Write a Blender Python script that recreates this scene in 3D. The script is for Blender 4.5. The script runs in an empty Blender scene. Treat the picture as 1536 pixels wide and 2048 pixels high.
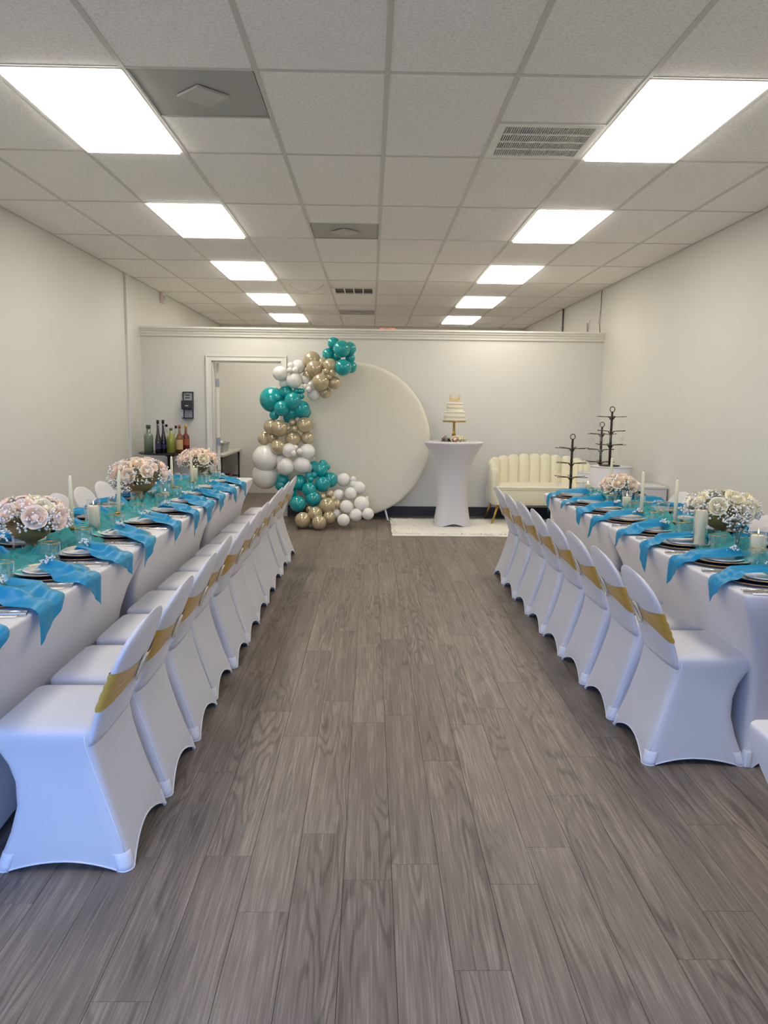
import bpy, bmesh, math, random
from mathutils import Vector, Matrix, noise
PI = math.pi
S = bpy.context.scene
COL = S.collection
random.seed(7)

# ------------------------------------------------------------------ camera
CAM_H = 1.47
F_PX, PITCH, YAW, ROLL = 1557.93, 0.136091, 0.018438, -0.011819
def cam_axes():
    cp, sp, cy, sy, cr, sr = math.cos(PITCH), math.sin(PITCH), math.cos(YAW), math.sin(YAW), math.cos(ROLL), math.sin(ROLL)
    f = Vector((sy*cp, cy*cp, -sp)); rt = Vector((cy, -sy, 0)); dn = f.cross(rt)
    return rt*cr + dn*sr, -rt*sr + dn*cr, f
AR, AD, AF = cam_axes()
cam_data = bpy.data.cameras.new('camera')
cam = bpy.data.objects.new('camera', cam_data)
COL.objects.link(cam)
M = Matrix.Identity(4)
for i in range(3):
    M[i][0] = AR[i]; M[i][1] = -AD[i]; M[i][2] = -AF[i]
M[2][3] = CAM_H
cam.matrix_world = M
cam_data.sensor_fit = 'VERTICAL'
cam_data.sensor_height = 36.0
cam_data.lens = F_PX*36.0/2048.0
cam_data.clip_start = 0.05
S.camera = cam
def at_y(px, py, Y):
    """world point on the plane y = Y seen at a photo pixel (used to take measurements)"""
    d = AR*((px-768)/F_PX) + AD*((py-1024)/F_PX) + AF
    p = d*(Y/d.y)
    return Vector((p.x, p.y, p.z + CAM_H))

# ------------------------------------------------------------------ world, daylight, exposure
W = bpy.data.worlds.new('sky'); S.world = W
W.use_nodes = True
bg = W.node_tree.nodes['Background']
# blue sky above the horizon, paved street below it
wn_ = W.node_tree.nodes; wl_n = W.node_tree.links
w_tc = wn_.new('ShaderNodeTexCoord'); w_sep = wn_.new('ShaderNodeSeparateXYZ'); w_cr = wn_.new('ShaderNodeValToRGB'); w_mr = wn_.new('ShaderNodeMapRange')
wl_n.new(w_tc.outputs['Generated'], w_sep.inputs[0]); w_mr.inputs[1].default_value = -1.0; wl_n.new(w_sep.outputs[2], w_mr.inputs[0]); wl_n.new(w_mr.outputs[0], w_cr.inputs[0])
w_e = w_cr.color_ramp.elements
w_e[0].position = 0.485; w_e[0].color = (0.11, 0.11, 0.11, 1)
w_e[1].position = 0.515; w_e[1].color = (0.26, 0.46, 1.0, 1)
wl_n.new(w_cr.outputs[0], bg.inputs[0])
bg.inputs[1].default_value = 11.0
PANEL_EMIT = 13.5
PANEL_COLOR = (1.0, 0.93, 0.81)
S.view_settings.view_transform = 'Standard'
S.view_settings.look = 'None'
S.view_settings.gamma = 1.0
S.view_settings.use_curve_mapping = False
S.view_settings.exposure = -0.25
S.cycles.use_denoising = True
S.cycles.max_bounces = 10
S.cycles.diffuse_bounces = 6
S.cycles.glossy_bounces = 3
S.cycles.use_adaptive_sampling = True
S.cycles.adaptive_threshold = 0.02
S.cycles.transparent_max_bounces = 14
S.cycles.caustics_reflective = False
S.cycles.caustics_refractive = False
S.cycles.sample_clamp_indirect = 6.0
# daylight enters through the shop window behind the camera: a portal guides the sky light through it
pl = bpy.data.lights.new('window_portal', 'AREA'); pl.shape = 'RECTANGLE'; pl.size = 3.6; pl.size_y = 2.2
pl.cycles.is_portal = True
po = bpy.data.objects.new('window_portal', pl); COL.objects.link(po)
po.location = (-1.1, -0.46, 1.35); po.rotation_euler = (PI/2, 0, 0)

# ------------------------------------------------------------------ materials
def lin(c):
    c /= 255.0
    return c/12.92 if c <= 0.04045 else ((c+0.055)/1.055)**2.4
def rgb(r, g, b): return (lin(r), lin(g), lin(b), 1.0)
def new_mat(name):
    m = bpy.data.materials.new(name); m.use_nodes = True
    nt = m.node_tree
    return m, nt, nt.nodes['Principled BSDF']
def mat(name, c, rough=0.6, metal=0.0, var=0.0, vscale=8.0, bump=0.0, bscale=60.0, sheen=0.0, coat=0.0, sss=0.0, trans=0.0, spec=None):
    m, nt, b = new_mat(name)
    b.inputs['Base Color'].default_value = c
    b.inputs['Roughness'].default_value = rough
    b.inputs['Metallic'].default_value = metal
    if sheen: b.inputs['Sheen Weight'].default_value = sheen
    if coat: b.inputs['Coat Weight'].default_value = coat; b.inputs['Coat Roughness'].default_value = 0.08
    if trans: b.inputs['Transmission Weight'].default_value = trans
    if spec is not None: b.inputs['Specular IOR Level'].default_value = spec
    if sss:
        b.inputs['Subsurface Weight'].default_value = sss; b.inputs['Subsurface Radius'].default_value = (0.02, 0.015, 0.01)
        b.inputs['Subsurface Scale'].default_value = 0.5
    tc = nt.nodes.new('ShaderNodeTexCoord')
    if var:
        n = nt.nodes.new('ShaderNodeTexNoise'); n.inputs['Scale'].default_value = vscale; n.inputs['Detail'].default_value = 4
        mx = nt.nodes.new('ShaderNodeMix'); mx.data_type = 'RGBA'; mx.blend_type = 'MULTIPLY'; mx.inputs[0].default_value = 1.0
        r = nt.nodes.new('ShaderNodeMapRange'); r.inputs[3].default_value = 1-var; r.inputs[4].default_value = 1+var
        nt.links.new(tc.outputs['Object'], n.inputs['Vector']); nt.links.new(n.outputs[0], r.inputs[0])
        mx.inputs[6].default_value = c; nt.links.new(r.outputs[0], mx.inputs[7]); nt.links.new(mx.outputs[2], b.inputs['Base Color'])
    if bump:
        n2 = nt.nodes.new('ShaderNodeTexNoise'); n2.inputs['Scale'].default_value = bscale; n2.inputs['Detail'].default_value = 6
        bp = nt.nodes.new('ShaderNodeBump'); bp.inputs['Strength'].default_value = bump; bp.inputs['Distance'].default_value = 0.01
        nt.links.new(tc.outputs['Object'], n2.inputs['Vector']); nt.links.new(n2.outputs[0], bp.inputs['Height']); nt.links.new(bp.outputs[0], b.inputs['Normal'])
    return m
def glass_mat(name, tint=(0.975, 0.985, 0.985, 1), amount=0.12):
    """thin clear glass: mostly clear, mirror-like towards grazing angles"""
    m = bpy.data.materials.new(name); m.use_nodes = True; nt = m.node_tree
    for n in list(nt.nodes): nt.nodes.remove(n)
    o = nt.nodes.new('ShaderNodeOutputMaterial'); t = nt.nodes.new('ShaderNodeBsdfTransparent'); g = nt.nodes.new('ShaderNodeBsdfGlossy')
    l = nt.nodes.new('ShaderNodeLayerWeight'); l.inputs[0].default_value = 0.35
    mr = nt.nodes.new('ShaderNodeMapRange'); mr.inputs[3].default_value = amount*0.5; mr.inputs[4].default_value = min(1, amount*4.5)
    mix = nt.nodes.new('ShaderNodeMixShader')
    t.inputs[0].default_value = tint; g.inputs[0].default_value = (1, 1, 1, 1); g.inputs[1].default_value = 0.04
    nt.links.new(l.outputs['Facing'], mr.inputs[0]); nt.links.new(mr.outputs[0], mix.inputs[0])
    nt.links.new(t.outputs[0], mix.inputs[1]); nt.links.new(g.outputs[0], mix.inputs[2]); nt.links.new(mix.outputs[0], o.inputs[0])
    return m
def emit_mat(name, c, s):
    m, nt, b = new_mat(name)
    b.inputs['Base Color'].default_value = (0.9, 0.9, 0.9, 1)
    b.inputs['Emission Color'].default_value = (*c[:3], 1); b.inputs['Emission Strength'].default_value = s
    return m
def floor_mat():
    m, nt, b = new_mat('grey_brown_vinyl_plank'); N = nt.nodes; L = nt.links
    geo = N.new('ShaderNodeNewGeometry'); oi = N.new('ShaderNodeObjectInfo'); sep = N.new('ShaderNodeSeparateXYZ')
    L.new(geo.outputs['Position'], sep.inputs[0])
    def math_(op, a, v):
        n = N.new('ShaderNodeMath'); n.operation = op
        for i, q in enumerate((a, v)):
            if isinstance(q, (int, float)): n.inputs[i].default_value = q
            else: L.new(q, n.inputs[i])
        return n.outputs[0]
    ox = math_('ADD', sep.outputs[0], math_('MULTIPLY', oi.outputs['Random'], 37.0))
    oy = math_('ADD', sep.outputs[1], math_('MULTIPLY', oi.outputs['Random'], 91.0))
    def coord(sx, sy):
        c = N.new('ShaderNodeCombineXYZ'); L.new(math_('MULTIPLY', ox, sx), c.inputs[0]); L.new(math_('MULTIPLY', oy, sy), c.inputs[1]); return c.outputs[0]
    def noise_(vec, scale, det, rough=0.55):
        n = N.new('ShaderNodeTexNoise'); n.inputs['Scale'].default_value = scale; n.inputs['Detail'].default_value = det; n.inputs['Roughness'].default_value = rough
        L.new(vec, n.inputs['Vector']); return n.outputs[0]
    fine = noise_(coord(170, 4.5), 1.0, 3)
    streak = noise_(coord(36, 1.1), 1.0, 4)
    cath = noise_(coord(9.0, 0.85), 1.0, 2, 0.4)
    rings = math_('SINE', math_('MULTIPLY', cath, 85.0), 0)
    gate = N.new('ShaderNodeMapRange'); gate.interpolation_type = 'SMOOTHSTEP'; gate.inputs[1].default_value = 0.47; gate.inputs[2].default_value = 0.62
    L.new(noise_(coord(6.5, 0.5), 1.0, 1), gate.inputs[0])
    ringv = math_('MULTIPLY', math_('MAXIMUM', rings, 0.0), gate.outputs[0])
    tone = math_('ADD', math_('MULTIPLY', fine, 0.68), math_('MULTIPLY', streak, 0.56))
    tone = math_('SUBTRACT', tone, math_('MULTIPLY', ringv, 0.21))
    tone = math_('ADD', tone, math_('MULTIPLY', math_('SUBTRACT', oi.outputs['Random'], 0.5), 0.09))
    cr = N.new('ShaderNodeValToRGB'); L.new(tone, cr.inputs[0])
    e = cr.color_ramp.elements
    e[0].position = 0.30; e[0].color = rgb(82, 73, 67)
    e[1].position = 0.88; e[1].color = rgb(156, 143, 130)
    mid = cr.color_ramp.elements.new(0.6); mid.color = rgb(116, 105, 96)
    L.new(cr.outputs[0], b.inputs['Base Color'])
    b.inputs['Roughness'].default_value = 0.46
    b.inputs['Specular IOR Level'].default_value = 0.35
    bp = N.new('ShaderNodeBump'); bp.inputs['Strength'].default_value = 0.12; bp.inputs['Distance'].default_value = 0.003
    L.new(tone, bp.inputs['Height']); L.new(bp.outputs[0], b.inputs['Normal'])
    return m
def tile_mat():
    m, nt, b = new_mat('mineral_fibre_tile'); N = nt.nodes; L = nt.links
    tc = N.new('ShaderNodeNewGeometry')
    n = N.new('ShaderNodeTexNoise'); n.inputs['Scale'].default_value = 75; n.inputs['Detail'].default_value = 5; n.inputs['Roughness'].default_value = 0.7
    L.new(tc.outputs['Position'], n.inputs['Vector'])
    cr = N.new('ShaderNodeValToRGB'); e = cr.color_ramp.elements
    e[0].position = 0.36; e[0].color = rgb(232, 228, 224); e[1].position = 0.54; e[1].color = rgb(252, 249, 246)
    L.new(n.outputs[0], cr.inputs[0]); L.new(cr.outputs[0], b.inputs['Base Color'])
    b.inputs['Roughness'].default_value = 0.95
    bp = N.new('ShaderNodeBump'); bp.inputs['Strength'].default_value = 0.5; bp.inputs['Distance'].default_value = 0.004
    L.new(n.outputs[0], bp.inputs['Height']); L.new(bp.outputs[0], b.inputs['Normal'])
    return m
def cloth_mat(name, c, rough, thin=0.0, wscale=500.0, bump=0.08, spec=0.4, sheen=0.3, alpha=1.0):
    m, nt, b = new_mat(name); N = nt.nodes; L = nt.links
    b.inputs['Base Color'].default_value = c; b.inputs['Roughness'].default_value = rough
    b.inputs['Specular IOR Level'].default_value = spec
    b.inputs['Sheen Weight'].default_value = sheen; b.inputs['Sheen Roughness'].default_value = 0.4
    tc = N.new('ShaderNodeTexCoord'); n = N.new('ShaderNodeTexNoise'); n.inputs['Scale'].default_value = wscale; n.inputs['Detail'].default_value = 2
    n3 = N.new('ShaderNodeTexNoise'); n3.inputs['Scale'].default_value = 7; n3.inputs['Detail'].default_value = 3
    ad = N.new('ShaderNodeMath'); ad.operation = 'MULTIPLY_ADD'; ad.inputs[1].default_value = 0.1
    bp = N.new('ShaderNodeBump'); bp.inputs['Strength'].default_value = bump; bp.inputs['Distance'].default_value = 0.02
    L.new(tc.outputs['Object'], n.inputs['Vector']); L.new(tc.outputs['Object'], n3.inputs['Vector'])
    L.new(n.outputs[0], ad.inputs[0]); L.new(n3.outputs[0], ad.inputs[2]); L.new(ad.outputs[0], bp.inputs['Height'])
    L.new(bp.outputs[0], b.inputs['Normal'])
    if alpha < 1: b.inputs['Alpha'].default_value = alpha
    if thin:
        o = N['Material Output']; tr = N.new('ShaderNodeBsdfTranslucent'); tr.inputs[0].default_value = c
        mx = N.new('ShaderNodeMixShader'); mx.inputs[0].default_value = thin
        L.new(b.outputs[0], mx.inputs[1]); L.new(tr.outputs[0], mx.inputs[2]); L.new(mx.outputs[0], o.inputs[0])
    return m

MT = dict(
    wall=mat('painted_wall', rgb(217, 216, 210), 0.6, var=0.02, vscale=1.5, bump=0.06, bscale=180),
    trim=mat('white_gloss_paint', rgb(228, 226, 219), 0.55, var=0.01, spec=0.25),
    base=mat('black_rubber_base', rgb(42, 43, 45), 0.5, var=0.06),
    floor=floor_mat(), tile=tile_mat(),
    sub=mat('dark_subfloor', rgb(60, 54, 50), 0.8, var=0.1),
    grid=mat('grid_bar_paint', rgb(206, 203, 198), 0.45, var=0.01),
    plenum=mat('plenum', rgb(120, 118, 114), 0.9, var=0.05),
    vent_grey=mat('perforated_grey', rgb(176, 175, 172), 0.6, var=0.08, vscale=300, bump=0.3, bscale=420),
    vent_white=mat('vent_white_metal', rgb(236, 233, 228), 0.4, var=0.01),
    vent_dark=mat('vent_dark', rgb(104, 98, 93), 0.7, var=0.1),
    baffle=mat('baffle_grey', rgb(192, 190, 186), 0.6, var=0.03),
    panel=emit_mat('light_panel', PANEL_COLOR, PANEL_EMIT),
    spandex=cloth_mat('white_spandex', rgb(206, 205, 209), 0.62, bump=0.12),
    linen=cloth_mat('white_spandex_table', rgb(209, 206, 209), 0.6, bump=0.1),
    pocket=cloth_mat('white_foot_pocket', rgb(226, 226, 232), 0.5, bump=0.1),
    sash=cloth_mat('gold_sash', rgb(186, 148, 62), 0.38, wscale=300, bump=0.2, spec=0.6),
    buckle=mat('pearl_buckle', rgb(232, 222, 196), 0.2, 0.4, bump=0.6, bscale=260),
    napkin=cloth_mat('blue_satin', rgb(4, 138, 184), 0.42, thin=0.12, wscale=240, bump=0.12, spec=0.4, sheen=0.0),
    chiffon=cloth_mat('teal_chiffon', rgb(74, 184, 190), 0.6, thin=0.4, wscale=160, bump=0.5, alpha=0.55, sheen=0.1),
    gold=mat('antique_gold', rgb(172, 138, 88), 0.42, 0.35, var=0.15, vscale=14, bump=0.1, bscale=90),
    brass=mat('brass', rgb(190, 150, 70), 0.25, 0.9, var=0.06),
    silver=mat('steel', rgb(205, 203, 198), 0.22, 0.9, var=0.05),
    china=mat('white_china', rgb(232, 229, 226), 0.15, var=0.02, coat=0.4),
    charger=mat('gold_charger', rgb(150, 118, 82), 0.38, 0.35, var=0.2, vscale=25, bump=0.25, bscale=120),
    navy=mat('navy_plate', rgb(34, 36, 52), 0.25, var=0.1),
    paper=mat('card_paper', rgb(236, 233, 228), 0.7, var=0.03),
    ink=mat('print_grey', rgb(150, 148, 142), 0.8, var=0.1),
    wax=mat('ivory_wax', rgb(236, 228, 196), 0.45, var=0.03, sss=0.25),
    flame=emit_mat('flame', (1.0, 0.72, 0.30), 5.0),
    glass=glass_mat('clear_glass', amount=0.16),
    flute=glass_mat('thin_flute_glass', amount=0.07),
    rose_pink=mat('blush_petal', rgb(253, 232, 212), 0.6, var=0.04, vscale=30),
    rose_peach=mat('peach_petal', rgb(248, 231, 206), 0.6, var=0.04, vscale=30),
    rose_cream=mat('cream_petal', rgb(246, 238, 208), 0.6, var=0.04, vscale=30),
    breath=mat('gypsophila', rgb(236, 234, 232), 0.7, var=0.05),
    leaf=mat('leaf_green', rgb(84, 108, 72), 0.5, var=0.3, vscale=20),
    leaf_blue=mat('leaf_blue_green', rgb(36, 58, 66), 0.5, var=0.3, vscale=20),
    stem=mat('stem_green', rgb(98, 118, 78), 0.6, var=0.2),
    teal=mat('teal_balloon', rgb(8, 156, 160), 0.13, var=0.03, vscale=3, coat=0.5),
    champagne=mat('champagne_balloon', rgb(192, 176, 142), 0.17, 0.25, var=0.05, vscale=3, coat=0.5),
    white_b=mat('white_balloon', rgb(232, 230, 224), 0.2, var=0.015, vscale=3, coat=0.3),
    backdrop=cloth_mat('ivory_spandex', rgb(226, 222, 206), 0.7, bump=0.06),
    sofa=cloth_mat('cream_velvet', rgb(228, 222, 196), 0.55, bump=0.08, sheen=0.6),
    fur=mat('white_fur', rgb(238, 234, 222), 0.9, var=0.05, sheen=0.4),
    icing=mat('buttercream', rgb(242, 236, 212), 0.55, var=0.03, sss=0.1),
    black=mat('black_metal', rgb(44, 36, 32), 0.45, 0.3, var=0.1),
    black_plastic=mat('black_plastic', rgb(40, 42, 45), 0.35, var=0.1),
    smoke=mat('smoked_window', rgb(168, 172, 176), 0.2, var=0.05),
    table_black=mat('black_laminate', rgb(26, 27, 31), 0.25, var=0.1),
    plinth=mat('white_plinth', rgb(212, 211, 214), 0.6, var=0.02),
    door=mat('door_paint', rgb(224, 221, 212), 0.6, var=0.01, spec=0.25),
    hinge=mat('nickel_hinge', rgb(150, 148, 142), 0.35, 0.8, var=0.05),
    counter=mat('counter_top', rgb(206, 205, 196), 0.5, var=0.03),
    bin=mat('clear_bin', rgb(176, 178, 174), 0.3, var=0.05),
    red=mat('red_plastic', rgb(150, 28, 34), 0.4, var=0.1),
    exit_red=emit_mat('exit_letters', (1.0, 0.12, 0.05), 1.2),
    sign=mat('sign_white', rgb(222, 214, 204), 0.5, var=0.02),
)

# ------------------------------------------------------------------ mesh helpers
def mk(name, V, F, m, smooth=True):
    me = bpy.data.meshes.new(name)
    me.from_pydata([tuple(v) for v in V], [], F)
    mats = m if isinstance(m, (list, tuple)) else [m]
    for q in mats: me.materials.append(q)
    if smooth: me.polygons.foreach_set('use_smooth', [True]*len(me.polygons))
    me.update()
    return me
def ob(name, me, parent=None, loc=(0, 0, 0), rot=(0, 0, 0), scale=(1, 1, 1)):
    o = bpy.data.objects.new(name, me); COL.objects.link(o)
    o.location = loc; o.rotation_euler = rot; o.scale = scale
    if parent is not None: o.parent = parent
    return o
def tag(o, label, cat, group=None):
    o['label'] = label; o['category'] = cat
    if group: o['group'] = group
    return o
def thing(name, label, cat, loc=(0, 0, 0), rz=0.0, group=None):
    o = bpy.data.objects.new(name, None); COL.objects.link(o); o.empty_display_size = 0.05
    o.location = loc; o.rotation_euler = (0, 0, rz)
    return tag(o, label, cat, group)
def struct(o): o['kind'] = 'structure'; return o
def copy_tree(o, parent=None):
    c = o.copy(); COL.objects.link(c)
    if parent is not None: c.parent = parent
    for ch in list(o.children): copy_tree(ch, c)
    return c
class MB:
    """collects shapes into one mesh"""
    def __init__(s): s.V = []; s.F = []
    def add(s, V, F):
        n = len(s.V); s.V += [Vector(v) for v in V]; s.F += [tuple(i+n for i in f) for f in F]; return s
    def box(s, x0, x1, y0, y1, z0, z1, bev=0.0):
        if bev <= 0:
            V = [(x, y, z) for x in (x0, x1) for y in (y0, y1) for z in (z0, z1)]
            return s.add(V, [(0, 1, 3, 2), (4, 6, 7, 5), (0, 4, 5, 1), (2, 3, 7, 6), (0, 2, 6, 4), (1, 5, 7, 3)])
        bm = bmesh.new(); bmesh.ops.create_cube(bm, size=1.0)
        for v in bm.verts: v.co = Vector(((x0+x1)/2+v.co.x*(x1-x0), (y0+y1)/2+v.co.y*(y1-y0), (z0+z1)/2+v.co.z*(z1-z0)))
        bmesh.ops.bevel(bm, geom=list(bm.edges), offset=bev, segments=2, affect='EDGES', profile=0.5)
        bm.verts.index_update(); s.add([v.co.copy() for v in bm.verts], [tuple(v.index for v in f.verts) for f in bm.faces]); bm.free(); return s
    def lathe(s, prof, n=32, c=(0, 0, 0), rib=0.0, ribn=0):
        V = []; F = []
        for (r, z) in prof:
            for i in range(n):
                a = 2*PI*i/n; rr = r*(1+rib*math.cos(ribn*a)) if rib else r
                V.append((c[0]+rr*math.cos(a), c[1]+rr*math.sin(a), c[2]+z))
        for j in range(len(prof)-1):
            for i in range(n):
                k = (i+1) % n; F.append((j*n+i, j*n+k, (j+1)*n+k, (j+1)*n+i))
        if prof[0][0] > 1e-6: F.append(tuple(range(n))[::-1])
        if prof[-1][0] > 1e-6: F.append(tuple((len(prof)-1)*n+i for i in range(n)))
        return s.add(V, F)
    def open_lathe(s, prof, n=24, c=(0, 0, 0), rib=0.0, ribn=0):
        V = []; F = []
        for (r, z) in prof:
            for i in range(n):
                a = 2*PI*i/n; rr = r*(1+rib*math.cos(ribn*a))
                V.append((c[0]+rr*math.cos(a), c[1]+rr*math.sin(a), c[2]+z))
        for j in range(len(prof)-1):
            for i in range(n):
                k = (i+1) % n; F.append((j*n+i, j*n+k, (j+1)*n+k, (j+1)*n+i))
        return s.add(V, F)
    def tube(s, pts, r, n=8, closed=False):
        pts = [Vector(p) for p in pts]; V = []; F = []; m = len(pts)
        rs = r if isinstance(r, (list, tuple)) else [r]*m
        up = None
        for j in range(m):
            a = pts[(j-1) % m] if (closed or j > 0) else pts[j]; b = pts[(j+1) % m] if (closed or j < m-1) else pts[j]
            t = (b-a).normalized()
            if up is None: up = Vector((0, 0, 1)) if abs(t.z) < 0.9 else Vector((1, 0, 0))
            x = t.cross(up).normalized(); y = x.cross(t).normalized(); up = y
            for i in range(n):
                q = 2*PI*i/n; V.append(pts[j]+(x*math.cos(q)+y*math.sin(q))*rs[j])
        for j in range(m if closed else m-1):
            for i in range(n):
                k = (i+1) % n; j2 = (j+1) % m; F.append((j*n+i, j*n+k, j2*n+k, j2*n+i))
        if not closed: F.append(tuple(range(n))[::-1]); F.append(tuple((m-1)*n+i for i in range(n)))
        return s.add(V, F)
    def sphere(s, c, r, n=12, m=8, sc=(1, 1, 1)):
        V = [(c[0], c[1], c[2]+r*sc[2])]; F = []
        for j in range(1, m):
            p = PI*j/m
            for i in range(n):
                a = 2*PI*i/n; V.append((c[0]+r*sc[0]*math.sin(p)*math.cos(a), c[1]+r*sc[1]*math.sin(p)*math.sin(a), c[2]+r*sc[2]*math.cos(p)))
        V.append((c[0], c[1], c[2]-r*sc[2]))
        for i in range(n): F.append((0, 1+i, 1+(i+1) % n))
        for j in range(m-2):
            for i in range(n):
                k = (i+1) % n; F.append((1+j*n+i, 1+(j+1)*n+i, 1+(j+1)*n+k, 1+j*n+k))
        e = len(V)-1; b = 1+(m-2)*n
        for i in range(n): F.append((b+i, e, b+(i+1) % n))
        return s.add(V, F)
    def prism(s, poly, axis, a, b):
        """extrude a 2-D outline: axis 'y' reads (x,z), 'x' reads (y,z), 'z' reads (x,y)"""
        f = {'y': lambda p, t: (p[0], t, p[1]), 'x': lambda p, t: (t, p[0], p[1]), 'z': lambda p, t: (p[0], p[1], t)}[axis]
        n = len(poly); V = [f(p, a) for p in poly]+[f(p, b) for p in poly]
        return s.add(V, [tuple(range(n))[::-1], tuple(range(n, 2*n))]+[(i, (i+1) % n, n+(i+1) % n, n+i) for i in range(n)])
    def rings(s, R, cap0=False, cap1=False):
        n = len(R[0]); V = [p for r in R for p in r]; F = []
        for j in range(len(R)-1):
            for i in range(n):
                k = (i+1) % n; F.append((j*n+i, j*n+k, (j+1)*n+k, (j+1)*n+i))
        if cap0: F.append(tuple(range(n))[::-1])
        if cap1: F.append(tuple((len(R)-1)*n+i for i in range(n)))
        return s.add(V, F)
    def grid(s, fn, nu, nv):
        V = [fn(i/nu, j/nv) for i in range(nu+1) for j in range(nv+1)]
        return s.add(V, [(i*(nv+1)+j, (i+1)*(nv+1)+j, (i+1)*(nv+1)+j+1, i*(nv+1)+j+1) for i in range(nu) for j in range(nv)])
    def mesh(s, name, m, smooth=True): return mk(name, s.V, s.F, m, smooth)
def smooth_angle(o, deg=35):
    me = o.data if hasattr(o, 'data') else o
    me.set_sharp_from_angle(angle=math.radians(deg)); return o
def rrect(x0, x1, y0, y1, r, nc=4, ns=8):
    """rounded rectangle: list of (x, y, side, t) with t = position along the side 0..1, -1 on corners"""
    P = []
    cs = [((x1-r, y0+r), -PI/2), ((x1-r, y1-r), 0), ((x0+r, y1-r), PI/2), ((x0+r, y0+r), PI)]
    for q in range(4):
        (cx, cy), a0 = cs[q]
        for i in range(nc+1):
            a = a0+PI/2*i/nc; P.append((cx+r*math.cos(a), cy+r*math.sin(a), q, 0.0))
        ax, ay = P[-1][:2]
        (nx, ny), b0 = cs[(q+1) % 4]
        bx, by = nx+r*math.cos(b0), ny+r*math.sin(b0)
        for i in range(1, ns):
            t = i/ns; P.append((ax+(bx-ax)*t, ay+(by-ay)*t, q, t))
    return P

ORD = ['first', 'second', 'third', 'fourth', 'fifth', 'sixth', 'seventh', 'eighth', 'ninth', 'tenth', 'eleventh']
# ================================================================== THE ROOM
XL, XR, YP, YF, YB, HC, HP = -2.96, 3.01, 10.25, -0.5, 15.6, 3.0, 2.43
COLX = [-1.7657+0.6096*k for k in range(-2, 9)]
ROWY0, ROWD = 3.849, 1.2192

# ---- floor: vinyl planks laid along the room
fl = ob('floor', MB().box(XL-0.1, XR+0.1, YF-0.1, YB+0.1, -0.06, -0.0035).mesh('floor', MT['sub'], False)); struct(fl)
PW, PLEN = 0.152, 1.22
plank_me = MB().box(0.0006, PW-0.0006, 0.0006, PLEN-0.0006, -0.005, 0.0, 0.0005).mesh('plank', MT['floor'], False)
seen, rest = [], MB()
ci = 0
x = XL
rng = random.Random(3)
while x < XR-0.001:
    w = min(PW, XR-x); y = YF - rng.random()*PLEN
    while y < YP:
        y0, y1 = max(y, YF), min(y+PLEN, YP)
        whole = abs(y1-y0-PLEN) < 1e-6 and abs(w-PW) < 1e-6
        inview = y1 > 1.6 and -1.15 < x+w/2 < 1.75 and whole
        if inview: seen.append((x, y0))
        elif y1-y0 > 0.002: rest.box(x+0.0006, x+w-0.0006, y0+0.0006, y1-0.0006, -0.005, 0.0)
        y += PLEN
    x += PW
for (x, y) in seen: ob('plank', plank_me, fl, (x, y, 0))
for yy in (YP+0.0,):
    rest.box(XL, XR, YP, YB, -0.005, 0.0)
rp = ob('plank_field', rest.mesh('plank_field', MT['floor'], False), fl); rp['kind'] = 'stuff'

# ---- ceiling: lay-in tiles on a metal grid
ce = ob('ceiling', MB().box(XL-0.1, XR+0.1, YF-0.1, YB+0.1, HC+0.05, HC+0.12).mesh('ceiling', MT['plenum'], False)); struct(ce)
rows = list(range(-5, 10))
def cellx(i): return max(COLX[i], XL), min(COLX[i+1], XR)
def rowy(r): return max(ROWY0+ROWD*r, YF), min(ROWY0+ROWD*(r+1), YB)
light_cells = {(2, r) for r in (-4, -2, 0, 2, 4, 6, 8)} | {(7, r) for r in (-4, -2, 0, 2, 4, 6, 8)}
half_vent = {(3, 0): 'near', (4, 2): 'far', (4, 5): 'far', (4, 7): 'far', (6, 0): 'far'}
tile_cache = {}
def tile_mesh(w, d):
    k = (round(w, 4), round(d, 4))
    if k not in tile_cache:
        tile_cache[k] = MB().box(0.010, w-0.010, 0.010, d-0.010, -0.002, 0.02, 0.002).mesh('ceiling_tile', MT['tile'], False)
    return tile_cache[k]
gridb = MB()
for i in range(len(COLX)-1):
    x0, x1 = cellx(i)
    if x1-x0 < 0.05: continue
    for r in rows:
        y0, y1 = rowy(r)
        if y1-y0 < 0.05 or (i, r) in light_cells: continue
        if (i, r) in half_vent:
            ym = ROWY0+ROWD*r+ROWD/2
            if half_vent[(i, r)] == 'near': y0 = ym
            else: y1 = ym
            gridb.box(x0, x1, ym-0.012, ym+0.012, HC-0.004, HC)
        ob('ceiling_tile', tile_mesh(x1-x0, y1-y0), ce, (x0, y0, HC))
for cx in COLX:
    if XL < cx < XR: gridb.box(cx-0.013, cx+0.013, YF, YB, HC-0.006, HC+0.03)
for r in rows:
    y = ROWY0+ROWD*r
    if YF < y < YB: gridb.box(XL, XR, y-0.012, y+0.012, HC-0.005, HC+0.03)
gridb.box(XL, XL+0.022, YF, YB, HC-0.005, HC); gridb.box(XR-0.022, XR, YF, YB, HC-0.005, HC)
ob('ceiling_grid', gridb.mesh('ceiling_grid', MT['grid'], False), ce)

# ---- walls
wl = struct(ob('wall_left', MB().box(XL-0.1, XL, YF-0.1, YB+0.1, 0, HC+0.05).mesh('wall_left', MT['wall'], False)))
struct(ob('wall_right', MB().box(XR, XR+0.1, YF-0.1, YB+0.1, 0, HC+0.05).mesh('wall_right', MT['wall'], False)))
struct(ob('wall_far', MB().box(XL, XR, YB, YB+0.1, 0, HC+0.05).mesh('wall_far', MT['wall'], False)))
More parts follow.
